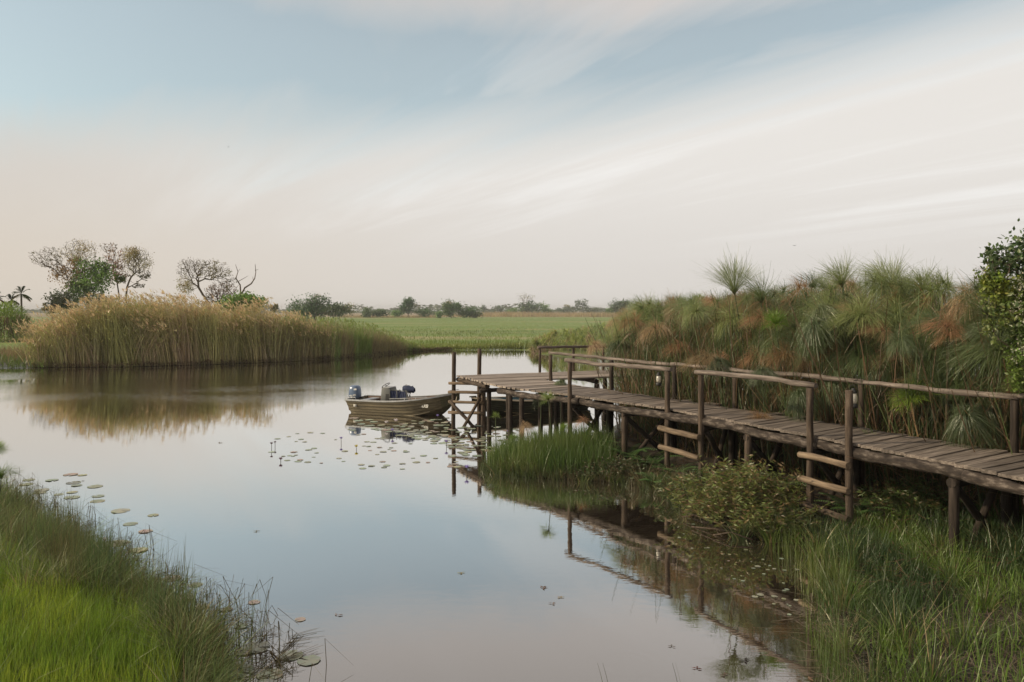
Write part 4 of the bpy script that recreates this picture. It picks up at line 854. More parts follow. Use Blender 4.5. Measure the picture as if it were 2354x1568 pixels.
def boat_shape(Ln, beam, h0, h1, draft):
    n = 22; T = np.linspace(0, 1, n)
    w = beam / 2 * np.where(T < .5, 0.97 + .03 * T / .5, np.clip(1 - ((T - .5) / .5) ** 2.3, 0.02, 1)); w[0] *= .98
    g = h0 + (h1 - h0) * np.clip((T - .25) / .75, 0, 1) ** 1.9
    keel = -draft + (h1 + draft) * np.clip((T - .72) / .28, 0, 1) ** 1.9 * .92
    cw = w * np.where(T < .6, .80, .80 - .35 * (T - .6) / .4); ch = np.minimum(-draft * .25 + (h1 + .02) * np.clip((T - .5) / .5, 0, 1) ** 2.0 * .72, g - .06)
    xk = T * Ln - 0.02; return T, w, g, keel, cw, ch
def boat(name, Ln, beam, h0, h1, draft, origin, heading, mats, label, deck_t=0.86, bow_t=0.86):
    root = empty(name, (*origin, 0.0), heading); tag(root, label, 'boat')
    T, w, g, keel, cw, ch = boat_shape(Ln, beam, h0, h1, draft); n = len(T)
    def row(i, side):                               # keel -> chine -> stepped strakes -> gunwale
        x = T[i] * Ln; pts = [(x, 0, keel[i]), (x, side * cw[i] * .5, keel[i] * .55 + ch[i] * .45), (x, side * cw[i], ch[i]), (x - .0, side * (cw[i] + .016), ch[i] + .012)]
        m = 5
        for k in range(1, m + 1):
            t = k / m; y = cw[i] + (w[i] - cw[i]) * t ** .85; z = ch[i] + (g[i] - ch[i]) * t; rake = -.22 * t * max(0, 1 - T[i] * 5)
            pts += [(x + rake, side * (y - .022), z - .016), (x + rake, side * (y + .008), z)]
        return pts
    ib = int(round(bow_t * (n - 1)))
    for part, i0, i1, mt in (('hull', 0, ib, mats['hull']), ('bow', ib, n - 1, mats['bow'])):
        V = []; Fs = []
        for side in (-1, 1):
            o = len(V); m = None
            for i in range(i0, i1 + 1): r = row(i, side); m = len(r); V += r
            for i in range(i1 - i0):
                for j in range(m - 1):
                    a = o + i * m + j; q = (a, a + 1, a + m + 1, a + m); Fs.append(q if side < 0 else q[::-1])
        mesh_pd(part, V, Fs, mt, root)
    # transom
    r1 = row(0, -1); r2 = row(0, 1); V = r1 + r2; m = len(r1); Fs = [(j, m + j, m + j + 1, j + 1) for j in range(m - 1)]; mesh_pd('transom', V, Fs, mats['hull'], root)
    # inner skin and floor
    V = []; Fs = []; idn = int(deck_t * (n - 1))
    for i in range(0, idn + 1):
        x = T[i] * Ln - (.20 if i == 0 else 0) + .03; f = .07
        zf = max(f, ch[i] + .05); V += [(x, -w[i] + .06, g[i]), (x + .0, -cw[i] * .93, zf), (x, cw[i] * .93, zf), (x, w[i] - .06, g[i])]
    for i in range(idn):
        for j in range(3): a = i * 4 + j; Fs.append((a, a + 4, a + 5, a + 1))
    mesh_pd('interior', V, Fs, mats['inner'], root)
    # gunwale cap
    V = []; Fs = []
    for side in (-1, 1):
        o = len(V)
        for i in range(n):
            x = T[i] * Ln - (.22 if i == 0 else 0); y = w[i]; inn = max(y - .085, 0.0)
            V += [(x, side * (y + .022), g[i] - .035), (x, side * (y + .022), g[i] + .012), (x, side * inn, g[i] + .012), (x, side * inn, g[i] - .01)]
        for i in range(n - 1):
            for j in range(4): a = o + i * 4 + j; b = o + i * 4 + (j + 1) % 4; q = (a, b, b + 4, a + 4); Fs.append(q if side > 0 else q[::-1])
    mesh_pd('gunwale', V, Fs, mats['gun'], root)
    # foredeck
    V = []; Fs = []; k = n - idn
    for i in range(idn, n): V += [(T[i] * Ln, -max(w[i] - .07, .0), g[i] + .004), (T[i] * Ln, 0, g[i] + .03), (T[i] * Ln, max(w[i] - .07, .0), g[i] + .004)]
    for i in range(k - 1):
        for j in range(2): a = i * 3 + j; Fs.append((a, a + 1, a + 4, a + 3))
    mesh_pd('foredeck', V, Fs, mats['deck'], root)
    # thicker chine rail along each side
    for side in (-1, 1):
        tube('chine_rail', [(T[i] * Ln, side * (cw[i] + .02), ch[i] + .02) for i in range(0, int(.8 * n))], .018, mats['rail'], root)
    return root, (T, w, g, keel, cw, ch)
B1, S1 = boat('motor_boat', 4.75, 1.78, .48, .82, .16, (-6.02, 31.75), math.radians(-21), dict(hull=M_hull, bow=M_bow, inner=M_inner, gun=M_alu, deck=M_bow, rail=M_ochre2),
              'olive bronze metal motor boat with blue outboard moored left of the jetty ladder', .84, .84)
B1.scale = (.91, 1, 1.08)
B2, S2 = boat('open_boat', 4.9, 1.6, .48, .66, .15, (2.75, 32.75), math.radians(180 + 29), dict(hull=M_hull2, bow=M_hull2, inner=M_teal, gun=M_cream, deck=M_hull2, rail=M_ochre),
              'dark green open boat with teal interior partly hidden behind the jetty posts', .80, .72)
for x in (1.5, 2.7): bevel_box('thwart', (.24, 1.42, .04), M_teal, B2, (x, 0, .34), .008, 1)
tube('frame_rib', [(3.35, -.62, .2), (3.35, -.66, .5)], .03, M_cream, B2)
bevel_box('bow_cleat', (.30, .05, .05), M_bow, B2, (4.85, 0, .70), .01, 1)
# outboard
ob = bevel_box('outboard_motor', (.17, .16, .62), M_blk, B1, (-.28, 0, .14), .03)
def cowl():
    V = []; Fs = []; prof = [(.0, .185, .15), (.05, .215, .175), (.16, .225, .185), (.34, .21, .17), (.43, .19, .15), (.475, .13, .10), (.485, .05, .04)]; sd = 16
    for z, rx, ry in prof:
        for k in range(sd):
            t = k * 2 * math.pi / sd; c, s_ = math.cos(t), math.sin(t); e = .62
            V.append((math.copysign(abs(c) ** e, c) * rx * 1.12, math.copysign(abs(s_) ** e, s_) * ry * 1.25, z))
    for i in range(len(prof) - 1):
        for k in range(sd): a = i * sd + k; b = i * sd + (k + 1) % sd; Fs.append((a, b, b + sd, a + sd))
    Fs.append(tuple(range((len(prof) - 1) * sd, len(prof) * sd)))
    return V, Fs
V, Fs = cowl(); mesh_pd('cowl', V, Fs, M_cowl, ob, True, (-.02, 0, .30))
bevel_box('cowl_band', (.50, .46, .05), M_blk, ob, (-.02, 0, .285), .02)
V = []; Fs = []
for (x0, x1, z0, z1) in ((-.16, .16, .40, .425), (-.10, .18, .37, .385)):      # pale flashes on the cowl side
    o = len(V); V += [(x0, -.229, z0), (x1, -.224, z0 + .05), (x1, -.224, z1 + .05), (x0, -.229, z1)]; Fs.append((o, o + 1, o + 2, o + 3))
o = len(V); V += [(.06, -.226, .62), (.20, -.218, .63), (.19, -.214, .69), (.07, -.222, .68)]; Fs.append((o, o + 1, o + 2, o + 3))
mesh_pd('cowl_flash', V, Fs, M_white, ob)
tube('tiller', [(.18, 0, .32), (.42, -.05, .36), (.55, -.08, .42)], .022, M_blk, ob)
# console with wheel
con = bevel_box('console', (.52, .62, .66), M_grey, B1, (1.50, -.16, .58), .035, 2, (.72, .95))
bevel_box('console_front', (.34, .5, .03), M_alu, con, (.02, 0, .345), .01, 1)
mesh_pd('console_opening', [(.02, -.317, -.3), (.25, -.317, -.3), (.2, -.307, .12), (.03, -.307, .12)], [(0, 1, 2, 3)], M_blk, con)
tube('steering_wheel', [(-.16 + .15 * math.cos(t), .17 * math.sin(t), .40 + .09 * math.cos(t)) for t in np.linspace(0, 2 * math.pi, 19)], .014, M_blk, con)
tube('steering_column', [(-.05, 0, .28), (-.16, 0, .40)], .02, M_blk, con)
multi_tube('side_rail', [[(1.9, -.80, .46), (1.92, -.79, .56), (3.55, -.66, .67), (3.7, -.60, .60)], [(2.6, -.76, .48), (2.6, -.745, .605)], [(3.1, -.72, .52), (3.1, -.70, .64)]], .014, M_alu, B1)
multi_tube('stern_rail', [[(-.22, -.80, .45), (-.22, -.80, .56), (.28, -.80, .56), (.28, -.80, .45)]], .013, M_alu, B1)
multi_tube('bow_rail', [[(4.35, -.16, .74), (4.36, -.14, .88), (4.72, -.02, .92)]], .011, M_alu, B1)
bevel_box('thwart', (.30, 1.45, .05), M_inner, B1, (3.0, 0, .34), .01, 1); bevel_box('stern_seat', (.35, 1.5, .06), M_alu, B1, (.30, 0, .40), .01, 1)
tube('bow_seam', [(3.99, -S1[1][18] - .01, S1[2][18]), (4.0, -S1[4][18] - .02, S1[5][18] + .05)], .008, M_alu, B1)
def registration():
    cu = bpy.data.curves.new('registration_number', 'FONT'); cu.body = 'DK 630B'; cu.size = .17; cu.extrude = .002; cu.align_x = 'CENTER'
    o = bpy.data.objects.new('tmp', cu); COL.objects.link(o); dg = bpy.context.evaluated_depsgraph_get()
    me = bpy.data.meshes.new_from_object(o.evaluated_get(dg)); bpy.data.objects.remove(o); me.materials.append(M_white)
    i = 15; T, w, g, keel, cw, ch = S1; x = T[i] * 4.75; y = -(cw[i] + (w[i] - cw[i]) * .62) - .035; z = ch[i] + (g[i] - ch[i]) * .45
    t = link('registration_number', me, B1, (x, y, z)); dx = T[i + 1] * 4.75 - T[i - 1] * 4.75; dy = (w[i + 1] - w[i - 1]) * .8
    t.rotation_euler = (math.radians(62), 0, math.atan2(dy, dx)); 
registration()
bevel_box('maker_plate', (.16, .006, .09), M_pale, B1, (.28, -.845, .28), 0)
# folding chairs stowed in the boat: their own things
def folding_chair(loc, rz, label):
    r = empty('folding_chair', loc, rz); tag(r, label, 'folding chair', 'folding chairs stowed in the motor boat')
    multi_tube('chair_frame', [[(-.25, 0, 0), (-.25, .02, .62), (.22, .02, .62), (.22, 0, 0)], [(-.25, .1, 0), (-.22, -.05, .66)], [(.22, .1, 0), (.22, -.05, .66)], [(-.25, 0, .3), (.22, 0, .3)]], .018, M_grey, r)
    V = []; Fs = []
    for i in range(9):
        x = -.22 + .42 * i / 8; V += [(x, .025 + .018 * (i % 2), .60), (x, .03 + .02 * ((i + 1) % 2), .26)]
    for i in range(8): Fs.append((2 * i, 2 * i + 1, 2 * i + 3, 2 * i + 2))
    mesh_pd('canvas_seat', V, Fs, M_canvas, r)
    return r
h = math.radians(-21); bc = lambda x, y, z: (-6.02 + .91 * x * math.cos(h) - y * math.sin(h), 31.75 + .91 * x * math.sin(h) + y * math.cos(h), z + .02)
folding_chair(bc(1.98, -.46, .27), h + .05, 'folded dark chair leaning against the boat console')
folding_chair(bc(2.36, -.54, .27), h - .1, 'folded chair with blue canvas, the one nearer the bow')
def bundle():
    r = empty('canvas_bundle', bc(2.42, -.22, .25), h); tag(r, 'bundle of rolled blue canvas and sticks standing in the boat', 'canvas roll')
    for k in range(6): tube('stick', [(rnd.uniform(-.2, .22), rnd.uniform(-.06, .1), 0), (-.2 + k * .085, rnd.uniform(-.05, .08), .80 + rnd.uniform(-.05, .08))], .013, M_blk if k % 2 else M_rung, r)
    V = []; Fs = []; nA, nB = 8, 10
    for i in range(nA + 1):
        for j in range(nB):
            t = i / nA; a = j * 2 * math.pi / nB; rr = (.09 + .05 * math.sin(t * 3.1)) * (1 + rnd.uniform(-.28, .28)); V.append((-.18 + .50 * t, rr * .8 * math.cos(a), .70 + rr * math.sin(a) - .04 * t))
    for i in range(nA):
        for j in range(nB): a = i * nB + j; b = i * nB + (j + 1) % nB; Fs.append((a, b, b + nB, a + nB))
    mesh_pd('cloth', V, Fs, M_canvas, r, True)
bundle()

a_, b_ = np.array(bc(4.62, 0, .74)), np.array([A0[0] - .13, A0[1] - .02, .95])
rope = tube('mooring_rope', [a_ * (1 - t) + b_ * t + np.array([0, 0, -.9 * t * (1 - t)]) for t in np.linspace(0, 1, 12)], .011, M_cream, None); tag(rope, 'thin pale rope slack between the motor boat bow and the jetty post', 'rope')
# ------------------------------------------------------------------ lanterns on the walkway posts
M_glass = foliage_mat('milky_glass', 0.55, 0, 0.2)
def lantern(X, Y, D, s, label):
    r = empty('lantern', (gx(X, D), D, gz(Y, D))); tag(r, label, 'lantern', 'lanterns hung along the boardwalk')
    def lathe(name, prof, mat, sd=12):
        V = []; Fs = []
        for z, q in prof: V += [(q * s * math.cos(k * 2 * math.pi / sd), q * s * math.sin(k * 2 * math.pi / sd), z * s) for k in range(sd)]
        for i in range(len(prof) - 1):
            for k in range(sd): a = i * sd + k; b = i * sd + (k + 1) % sd; Fs.append((a, b, b + sd, a + sd))
        Fs += [tuple(range(sd - 1, -1, -1)), tuple(range((len(prof) - 1) * sd, len(prof) * sd))]
        me = bpy.data.meshes.new(name); me.from_pydata(V, [], Fs); me.materials.append(mat)
        for p in me.polygons: p.use_smooth = True
        if mat is M_glass:
            a = me.color_attributes.new('Col', 'FLOAT_COLOR', 'POINT'); a.data.foreach_set('color', np.tile([.72, .69, .62, 1], len(V)).astype(np.float32))
        return link(name, me, r)
    lathe('base', [(-.17, .065), (-.16, .075), (-.11, .07), (-.09, .05)], M_blk); lathe('glass', [(-.09, .045), (-.05, .06), (.02, .062), (.08, .05)], M_glass); lathe('cap', [(.08, .052), (.10, .07), (.12, .045), (.16, .03), (.17, .02)], M_blk)
    multi_tube('bail', [[(-.08 * s, 0, -.12 * s), (-.085 * s, 0, .1 * s), (-.05 * s, 0, .22 * s), (.05 * s, 0, .22 * s), (.085 * s, 0, .1 * s), (.08 * s, 0, -.12 * s)]], .006 * s, M_blk, r, 5)
    tube('hook', [(0, 0, .22 * s), (.02, .02, .30 * s), (.12, .10, .30 * s)], .007, M_blk, r, 5)
lantern(1514, 871, 20.4, 1.0, 'milky glass lantern hanging under the far handrail, nearer the jetty')
lantern(1962, 915, 14.3, 1.05, 'pale glass lantern on the tall ladder post at the right')

# ------------------------------------------------------------------ leafy shrub at the right edge
def right_shrub():
    D = 12.9
    r = make_tree('leafy_shrub', D, [(2420, 1130), (2405, 960), (2385, 850)],
        [(2300, 600, 48, 42, 60, 110, .09, (0.10, 0.15, 0.055)), (2272, 640, 36, 36, 40, 120, .08, (0.16, 0.21, 0.055)), (2280, 740, 34, 60, 30, 160, .08, (0.18, 0.23, 0.06)), (2375, 695, 80, 58, 60, 1900, .085, (0.17, 0.215, 0.05)), (2345, 605, 68, 52, 80, 420, .10, (0.10, 0.16, 0.06)), (2395, 560, 60, 48, 50, 420, .095, (0.10, 0.15, 0.055)), (2430, 700, 60, 70, 30, 2000, .085, (0.10, 0.14, 0.045)),
         (2362, 765, 52, 48, 30, 1300, .085, (0.11, 0.155, 0.045)), (2345, 850, 40, 70, 30, 500, .08, (0.18, 0.26, 0.055)), (2292, 655, 30, 38, 30, 420, .08, (0.25, 0.29, 0.05)), (2580, 560, 170, 130, 60, 2600, .10, (0.11, 0.15, 0.045)), (2760, 620, 190, 170, 60, 2600, .11, (0.11, 0.15, 0.045)), (2700, 420, 170, 120, 60, 1800, .11, (0.11, 0.15, 0.045))],  # last three blobs are added out of view to shade the near right grass
        'leafy dark green shrub with pale blossom clusters at the right edge of the photo', 'shrub', trunk_r=.06, tip_r=.0035, step=.16, base_z=.2, leaf_w=.5)
    a = Acc(); o = np.array(r.location)
    for (X, Y, n) in ((2347, 655, 80), (2333, 705, 50), (2340, 790, 30), (2325, 815, 30)):
        c = np.array([gx(X, D - .5), D - .55, gz(Y, D - .5)]) - o; p = c + R.normal(0, .055, (n, 3)) * [1, 1, 1.6]
        a.add(*leaves(p, R.normal(size=(n, 3)), .03, .03, jit((0.42, 0.41, 0.31), n, .15)))
    f = link('blossom', a.mesh('blossom', M_petal), r); tag(f, kind='stuff')
right_shrub()
make_tree('leafy_shrub', 10.8, [(2660, 1420), (2655, 1150), (2650, 950)], [(2652, 747, 220, 230, 90, 3600, .10, (0.11, 0.15, 0.045)), (2700, 1000, 200, 190, 60, 2600, .10, (0.11, 0.15, 0.045))],
          'nearer leafy shrub added unseen beyond the right edge, meant to shade the near right grass', 'shrub', trunk_r=.07, tip_r=.0035, step=.2, base_z=.25, leaf_w=.5)  # extra shrub out of view, added as a shade caster

make_tree('added_shade_tree', 4.9, [(-1470, 2000), (-1465, 800), (-1450, -300)], [(-1439, -1000, 700, 520, 120, 3000, .22, (0.10, 0.14, 0.045)), (-1250, -1350, 640, 420, 90, 2200, .22, (0.10, 0.14, 0.045))],
          'tall leafy tree added out of view on the near left bank to shade the right foreground', 'tree', trunk_r=.16, tip_r=.006, step=.4, base_z=.3)  # unseen tree added as a blocker to darken the right foreground
# ------------------------------------------------------------------ growth on the near right bank
def grass_at(name, n, box, fn, hlo, hhi, w, col, lean=(0, 0), droop=.25, segs=4, spread=.18, hfun=None, mat=None, water=False):
    P = scatter(n, box, fn); n = len(P); B = on_land(P)
    if water: B[:, 2] = np.minimum(B[:, 2], -.02)
    h = R.uniform(hlo, hhi, n) * (hfun(P) if hfun else 1)
    c = col(P) if callable(col) else jit(col, n, .28, .1)
    a = Acc(); tip = np.column_stack([R.normal(0, spread, n) * h + lean[0] * h, R.normal(0, spread, n) * h + lean[1] * h, h])
    bend = np.column_stack([R.normal(lean[0], .3, n) * h * droop * 1.5, R.normal(lean[1], .3, n) * h * droop * 1.5, -np.abs(R.normal(droop, droop * .6, n)) * h])
    a.add(*ribbons(B, tip, bend, w * R.uniform(.6, 1.3, n), segs, c)); o = link(name, a.mesh(name, mat or M_leaf)); tag(o, kind='stuff'); return o
def mixc(c1, c2, s=.8, th=.5, a=.25):
    def f(P):
        k = np.clip((vnoise(P[:, 0], P[:, 1], s) - th) * 4 + .5, 0, 1)[:, None]
        return np.clip((np.array(c1) * (1 - k) + np.array(c2) * k) * R.uniform(1 - a, 1 + a, (len(P), 1)) * R.uniform(.9, 1.1, (len(P), 3)), .003, 1)
    return f
inR = lambda P: sdf(P, LAND_R)
def tuft_fn(P): s_ = inR(P); return ((s_ > .05) & (P[:, 0] < 2.6) & (P[:, 1] > 18.6)) * np.clip(1.1 - np.hypot((P[:, 0] - .9) / 2.1, (P[:, 1] - 20.3) / 1.6), 0, 1)
grass_at('bank_tuft_grass', 9500, (-1, 3, 18.4, 23.5), tuft_fn, .40, .92, .013, mixc((0.085, 0.145, 0.030), (0.135, 0.185, 0.045), .45, .5, .35), (-.03, 0), .22)
grass_at('bank_edge_grass', 5200, (-1, 4.2, 16, 20.5), lambda P: ((inR(P) > -.12) & (inR(P) < .8)).astype(float), .12, .42, .012, mixc((0.075, 0.10, 0.035), (0.11, 0.095, 0.05), .35), (-.05, -.08), .35)
def rg_fn(P): s_ = inR(P); return ((s_ > .12) & (P[:, 0] < 9.2) & (P[:, 1] < 13.9)).astype(float) * np.clip(.25 + vnoise(P[:, 0], P[:, 1], .6) * 1.1 - np.clip(10.9 - P[:, 1], 0, 3) * .30, 0.16, 1)
grass_at('right_bank_grass', 11500, (3.2, 9.2, 7.4, 13.9), rg_fn, .28, .62, .013, mixc((0.050, 0.088, 0.028), (0.125, 0.20, 0.034), .9, .55, .4), (.02, .0), .25, hfun=lambda P: .65 + .5 * vnoise(P[:, 0] + 9, P[:, 1], .8))
def rw_fn(P): s_ = inR(P); return ((s_ > -.45) & (s_ < .35) & (P[:, 1] < 13.2) & (P[:, 1] > 7.5)).astype(float) * (vnoise(P[:, 0], P[:, 1], .35) > .52)
grass_at('edge_rushes', 900, (3.0, 6, 7.5, 13.2), rw_fn, .35, .75, .009, mixc((0.065, 0.115, 0.025), (0.11, 0.14, 0.03), .5), (.0, 0), .05, spread=.1, water=True)
def litter(name, n, box, fn, ln, col, z=.02, w=.012):
    P = scatter(n, box, fn); n = len(P); B = on_land(P); B[:, 2] = np.maximum(B[:, 2], 0) + R.uniform(.005, z, n); th = R.uniform(0, 2 * math.pi, n); L_ = R.uniform(.3, 1, n) * ln
    a = Acc(); a.add(*ribbons(B, np.column_stack([np.cos(th) * L_, np.sin(th) * L_, R.normal(.02, .08, n) * L_]), np.column_stack([R.normal(0, .12, n) * L_, R.normal(0, .12, n) * L_, -.02 * L_]), w, 3, jit(col, n, .4, .08), .3, phi=th + math.pi / 2))
    o = link(name, a.mesh(name, M_dry)); tag(o, kind='stuff')
litter('broken_stalks', 1900, (3.2, 8.8, 7.2, 11.2), lambda P: (inR(P) > -.4) * np.clip((11.4 - P[:, 1]) / 3, 0, 1), .7, (0.17, 0.14, 0.10), .05)
litter('dead_leaf_litter', 5000, (-.5, 9, 10.5, 24), lambda P: (inR(P) > .1).astype(float), .4, (0.12, 0.085, 0.05), .25, .02)
def stems_leaves(acc, base, tip, bend, nl, ll, lw, col, col2=None, t0=.15, up=.4):
    n = len(base); t = np.tile(np.linspace(t0, 1, nl), n); w = np.repeat(np.arange(n), nl)
    p = base[w] + tip[w] * t[:, None] + bend[w] * (t ** 2)[:, None]; q = len(p); th = R.uniform(0, 2 * math.pi, q)
    ax = np.column_stack([np.cos(th), np.sin(th), R.uniform(-.2, up * 2, q)])
    c = jit(col, q, .3, .1)
    if col2 is not None: m = R.uniform(0, 1, q) < .3; c[m] = jit(col2, int(m.sum()), .3, .08)
    acc.add(*leaves(p, ax, ll * R.uniform(.6, 1.2, q), lw, c))
def weed_bush(name, cx, cy, rx, ry, hgt, ns, nl, ll, lw, col, col2, label, cat='bush'):
    z0 = float(land_h(np.array([[cx, cy]]))[0]); root = empty(name, (cx, cy, max(z0, 0))); tag(root, label, cat)
    q = R.normal(0, .5, (ns, 2)); q *= np.minimum(1, 1.05 / np.maximum(np.linalg.norm(q, axis=1, keepdims=True), .01)); B = np.column_stack([q[:, 0] * rx, q[:, 1] * ry, R.uniform(-.05, .1, ns)])
    h = hgt * np.clip(1.05 - .6 * np.linalg.norm(q, axis=1) ** 1.5, .25, 1) * R.uniform(.6, 1.05, ns)
    tip = np.column_stack([q[:, 0] * rx * .35 + R.normal(0, .12, ns), q[:, 1] * ry * .35 + R.normal(0, .12, ns), h]); bend = np.column_stack([R.normal(-.02, .15, (ns, 2)) * h[:, None], -.18 * h])
    a = Acc(); a.add(*ribbons(B, tip, bend, .010, 4, jit((0.10, 0.085, 0.045), ns, .3), .5)); f = link('stems', a.mesh('stems', M_leaf), root); tag(f, kind='stuff')
    a = Acc(); stems_leaves(a, B, tip, bend, nl, ll, lw, col, col2); f = link('foliage', a.mesh('foliage', M_leaf), root); tag(f, kind='stuff')
weed_bush('weed_bush', 4.35, 15.0, 1.0, 1.1, 1.30, 330, 20, .13, .030, (0.155, 0.185, 0.05), (0.22, 0.155, 0.07), 'yellow-green leafy weed bush on the bank between the two ladders')
weed_bush('weed_bush', 4.75, 14.0, .55, .45, .5, 130, 16, .12, .028, (0.11, 0.135, 0.045), (0.15, 0.115, 0.06), 'low olive weed bush at the foot of the right ladder')
weed_bush('weed_bush', 3.75, 16.5, .55, .6, .62, 130, 14, .11, .028, (0.09, 0.13, 0.045), (0.13, 0.12, 0.05), 'small green weed clump at the foot of the left ladder')
weed_bush('weed_bush', 2.6, 18.9, .9, .5, .45, 200, 12, .09, .028, (0.075, 0.11, 0.04), (0.12, 0.09, 0.05), 'low weed mat along the waterline under the middle of the boardwalk')
weed_bush('weed_bush', 7.3, 14.3, .8, .8, .7, 160, 14, .11, .03, (0.12, 0.17, 0.055), (0.19, 0.15, 0.07), 'shaded weed clump under the boardwalk right of the right ladder')
def fern(x, y, n, L0, label):
    z0 = max(float(land_h(np.array([[x, y]]))[0]), .05); root = empty('fern', (x, y, z0)); tag(root, label, 'fern', 'ferns under the boardwalk'); a = Acc()
    for k in range(n):
        az = k * 2.4 + rnd.uniform(-.4, .4); h = np.array([math.cos(az), math.sin(az), 0]); L_ = L0 * rnd.uniform(.7, 1.1); tip = h * L_ * .6 + np.array([0, 0, L_ * .95]); dr = np.array([0, 0, -L_ * .55]) + h * L_ * .25
        cl = np.array((0.11, 0.20, 0.065)) * rnd.uniform(.7, 1.3); a.add(*ribbons([[0, 0, 0]], [tip], [dr], .012, 5, cl * .8))
        t = np.linspace(.2, .98, 17); pts = tip * t[:, None] + dr * (t ** 2)[:, None]; tg = unit(tip + 2 * dr * t[:, None]); sd = np.cross(h, [0, 0, 1.])
        for sg in (-1, 1):
            a.add(*ribbons(pts, (sd * sg + tg * .35) * (L_ * .22 * (1 - t) ** .7 + .01)[:, None], np.tile([0, 0, -.02], (17, 1)), .03, 2, jit(cl, 17, .15), phi=np.full(17, az)))
    f = link('fronds', a.mesh('fronds', M_leaf), root); tag(f, kind='stuff')
for i, (x, y, l, lab) in enumerate([(2.9, 19.9, .95, 'fern under the deck just right of the bright grass tuft'), (3.35, 19.2, .85, 'fern left of the left ladder'), (3.75, 18.3, .8, 'fern in the shade behind the left ladder'), (2.3, 20.6, .9, 'dark fern behind the bright grass tuft'),
                             (3.2, 17.7, .6, 'small fern close to the waterline near the left ladder'), (5.05, 15.9, .95, 'fern arching behind the weed bush'), (4.95, 14.75, .75, 'fern hanging out of the weed bush beside the right ladder'), (4.5, 17.0, .8, 'fern under the deck between the ladders'), (6.1, 14.2, .8, 'dark fern right behind the right ladder'), (1.9, 21.4, .8, 'dark fern under the deck near the jetty end')]):
    fern(x, y, 13, l, lab)
GY_ = 'young papyrus on the bank in front of the jetty'
for (X, Y, D, s_, k, lab) in ((1258, 918, 20.6, .95, 'bright', 'young bright papyrus standing before the walkway beam'), (1180, 1010, 21.8, .62, 'bright', 'small bright papyrus tuft at the water left of the grass tuft'), (1205, 978, 21.4, .6, 'brown', 'curled brown young papyrus by the jetty support posts'),
                           (1228, 1000, 21.2, .5, 'bright', 'low yellow-green papyrus left of the tall young one'), (1295, 985, 21.0, .6, 'bright', 'young papyrus right of the tall bright one'), (1240, 905, 24.8, .9, 'mop', 'papyrus hanging over the first handrail post'), (1290, 878, 24.4, .7, 'mop', 'small papyrus mop beside the walkway entrance'), (1345, 965, 20.9, .55, 'brown', 'dry young papyrus under the front handrail post'),
                           (1143, 958, 21.9, .6, 'bright', 'thin papyrus leaning over the lily pads')):
    z = gz(Y, D); tl = rnd.uniform(-.2, .02); h = z - .05; papyrus(gx(X, D) - math.sin(tl) * h, D, .05, h, k, lab, GY_, s_, (tl, 0), rnd.uniform(0, 6), 'young_papyrus')

# ------------------------------------------------------------------ grass on the near left bank
inL = lambda P: sdf(P, LAND_L)
def fr(P): return (P[:, 0] > -.72 * P[:, 1] - .6) & (P[:, 1] > 7.2)
def lush(P): return np.clip((9.3 + 1.6 * (vnoise(P[:, 0], P[:, 1], .9) - .5) - P[:, 1] + (-3.2 - P[:, 0]) * .50) * .9 + .4, 0, 1) * (inL(P) > .45)
grass_at('lush_grass', 24000, (-13, -2.6, 7.2, 15), lambda P: fr(P) * lush(P), .26, .56, .0095, mixc((0.19, 0.29, 0.036), (0.29, 0.38, 0.045), .45, .5, .35), (.02, .0), .16, 4, .12)
grass_at('bank_sedge_grass', 24000, (-15, -2.2, 7.2, 20), lambda P: fr(P) * (inL(P) > -.05) * (1 - .82 * lush(P)), .34, .80, .0095, mixc((0.20, 0.265, 0.10), (0.135, 0.17, 0.06), .6, .5, .42), (.26, -.14), .45, 4, .22)
grass_at('dead_sedge', 3000, (-15, -2.2, 7.2, 20), lambda P: fr(P) * (inL(P) > -.2) * (1 - lush(P)), .3, .75, .007, (0.30, 0.235, 0.12), (.22, -.05), .6, 4, .3, mat=M_dry)
def rush_fn(P): s_ = inL(P); return fr(P) * (s_ > -.7) * (s_ < .75) * np.where(s_ < -.2, .35, 1.0) * np.clip((vnoise(P[:, 0], P[:, 1], .45) - .36) * 3, 0, 1)
grass_at('rushes', 2300, (-15, -1.6, 7.6, 21), rush_fn, .32, .85, .0085, mixc((0.085, 0.125, 0.045), (0.125, 0.11, 0.05), .4, .5, .3), (.03, 0), .03, 3, .10, water=True)
def tussocks(name, nt_, per, box, fn, h0, h1, w, cols, wet=False, splay=.75):
    C_ = scatter(nt_, box, fn); k = len(C_); idx_ = np.repeat(np.arange(k), per); n = len(idx_); th = R.uniform(0, 2 * math.pi, n); rr = R.uniform(0, 1, n) ** .7
    rad = R.uniform(.10, .26, k)[idx_]; P = C_[idx_] + np.column_stack([np.cos(th), np.sin(th)]) * (rr * rad)[:, None]; B = on_land(P)
    h = R.uniform(h0, h1, k)[idx_] * R.uniform(.55, 1.1, n); o = np.column_stack([np.cos(th), np.sin(th)]) * (rr * splay * h)[:, None]
    cl = np.array(cols)[R.integers(0, len(cols), k)][idx_] * R.uniform(.6, 1.4, (n, 1)) * R.uniform(.92, 1.08, (n, 3)); dd = R.uniform(0, 1, n) < .14; cl[dd] = jit((0.30, 0.235, 0.12), int(dd.sum()), .3)
    a = Acc(); a.add(*ribbons(B, np.column_stack([o[:, 0] * .5 + R.normal(0, .05, n), o[:, 1] * .5 + R.normal(0, .05, n), h]), np.column_stack([o[:, 0] * .8, o[:, 1] * .8, -h * R.uniform(.05, .55, n)]), w * R.uniform(.6, 1.4, n), 4, np.clip(cl, .005, .9), .9))
    o_ = link(name, a.mesh(name, M_leaf)); tag(o_, kind='stuff')
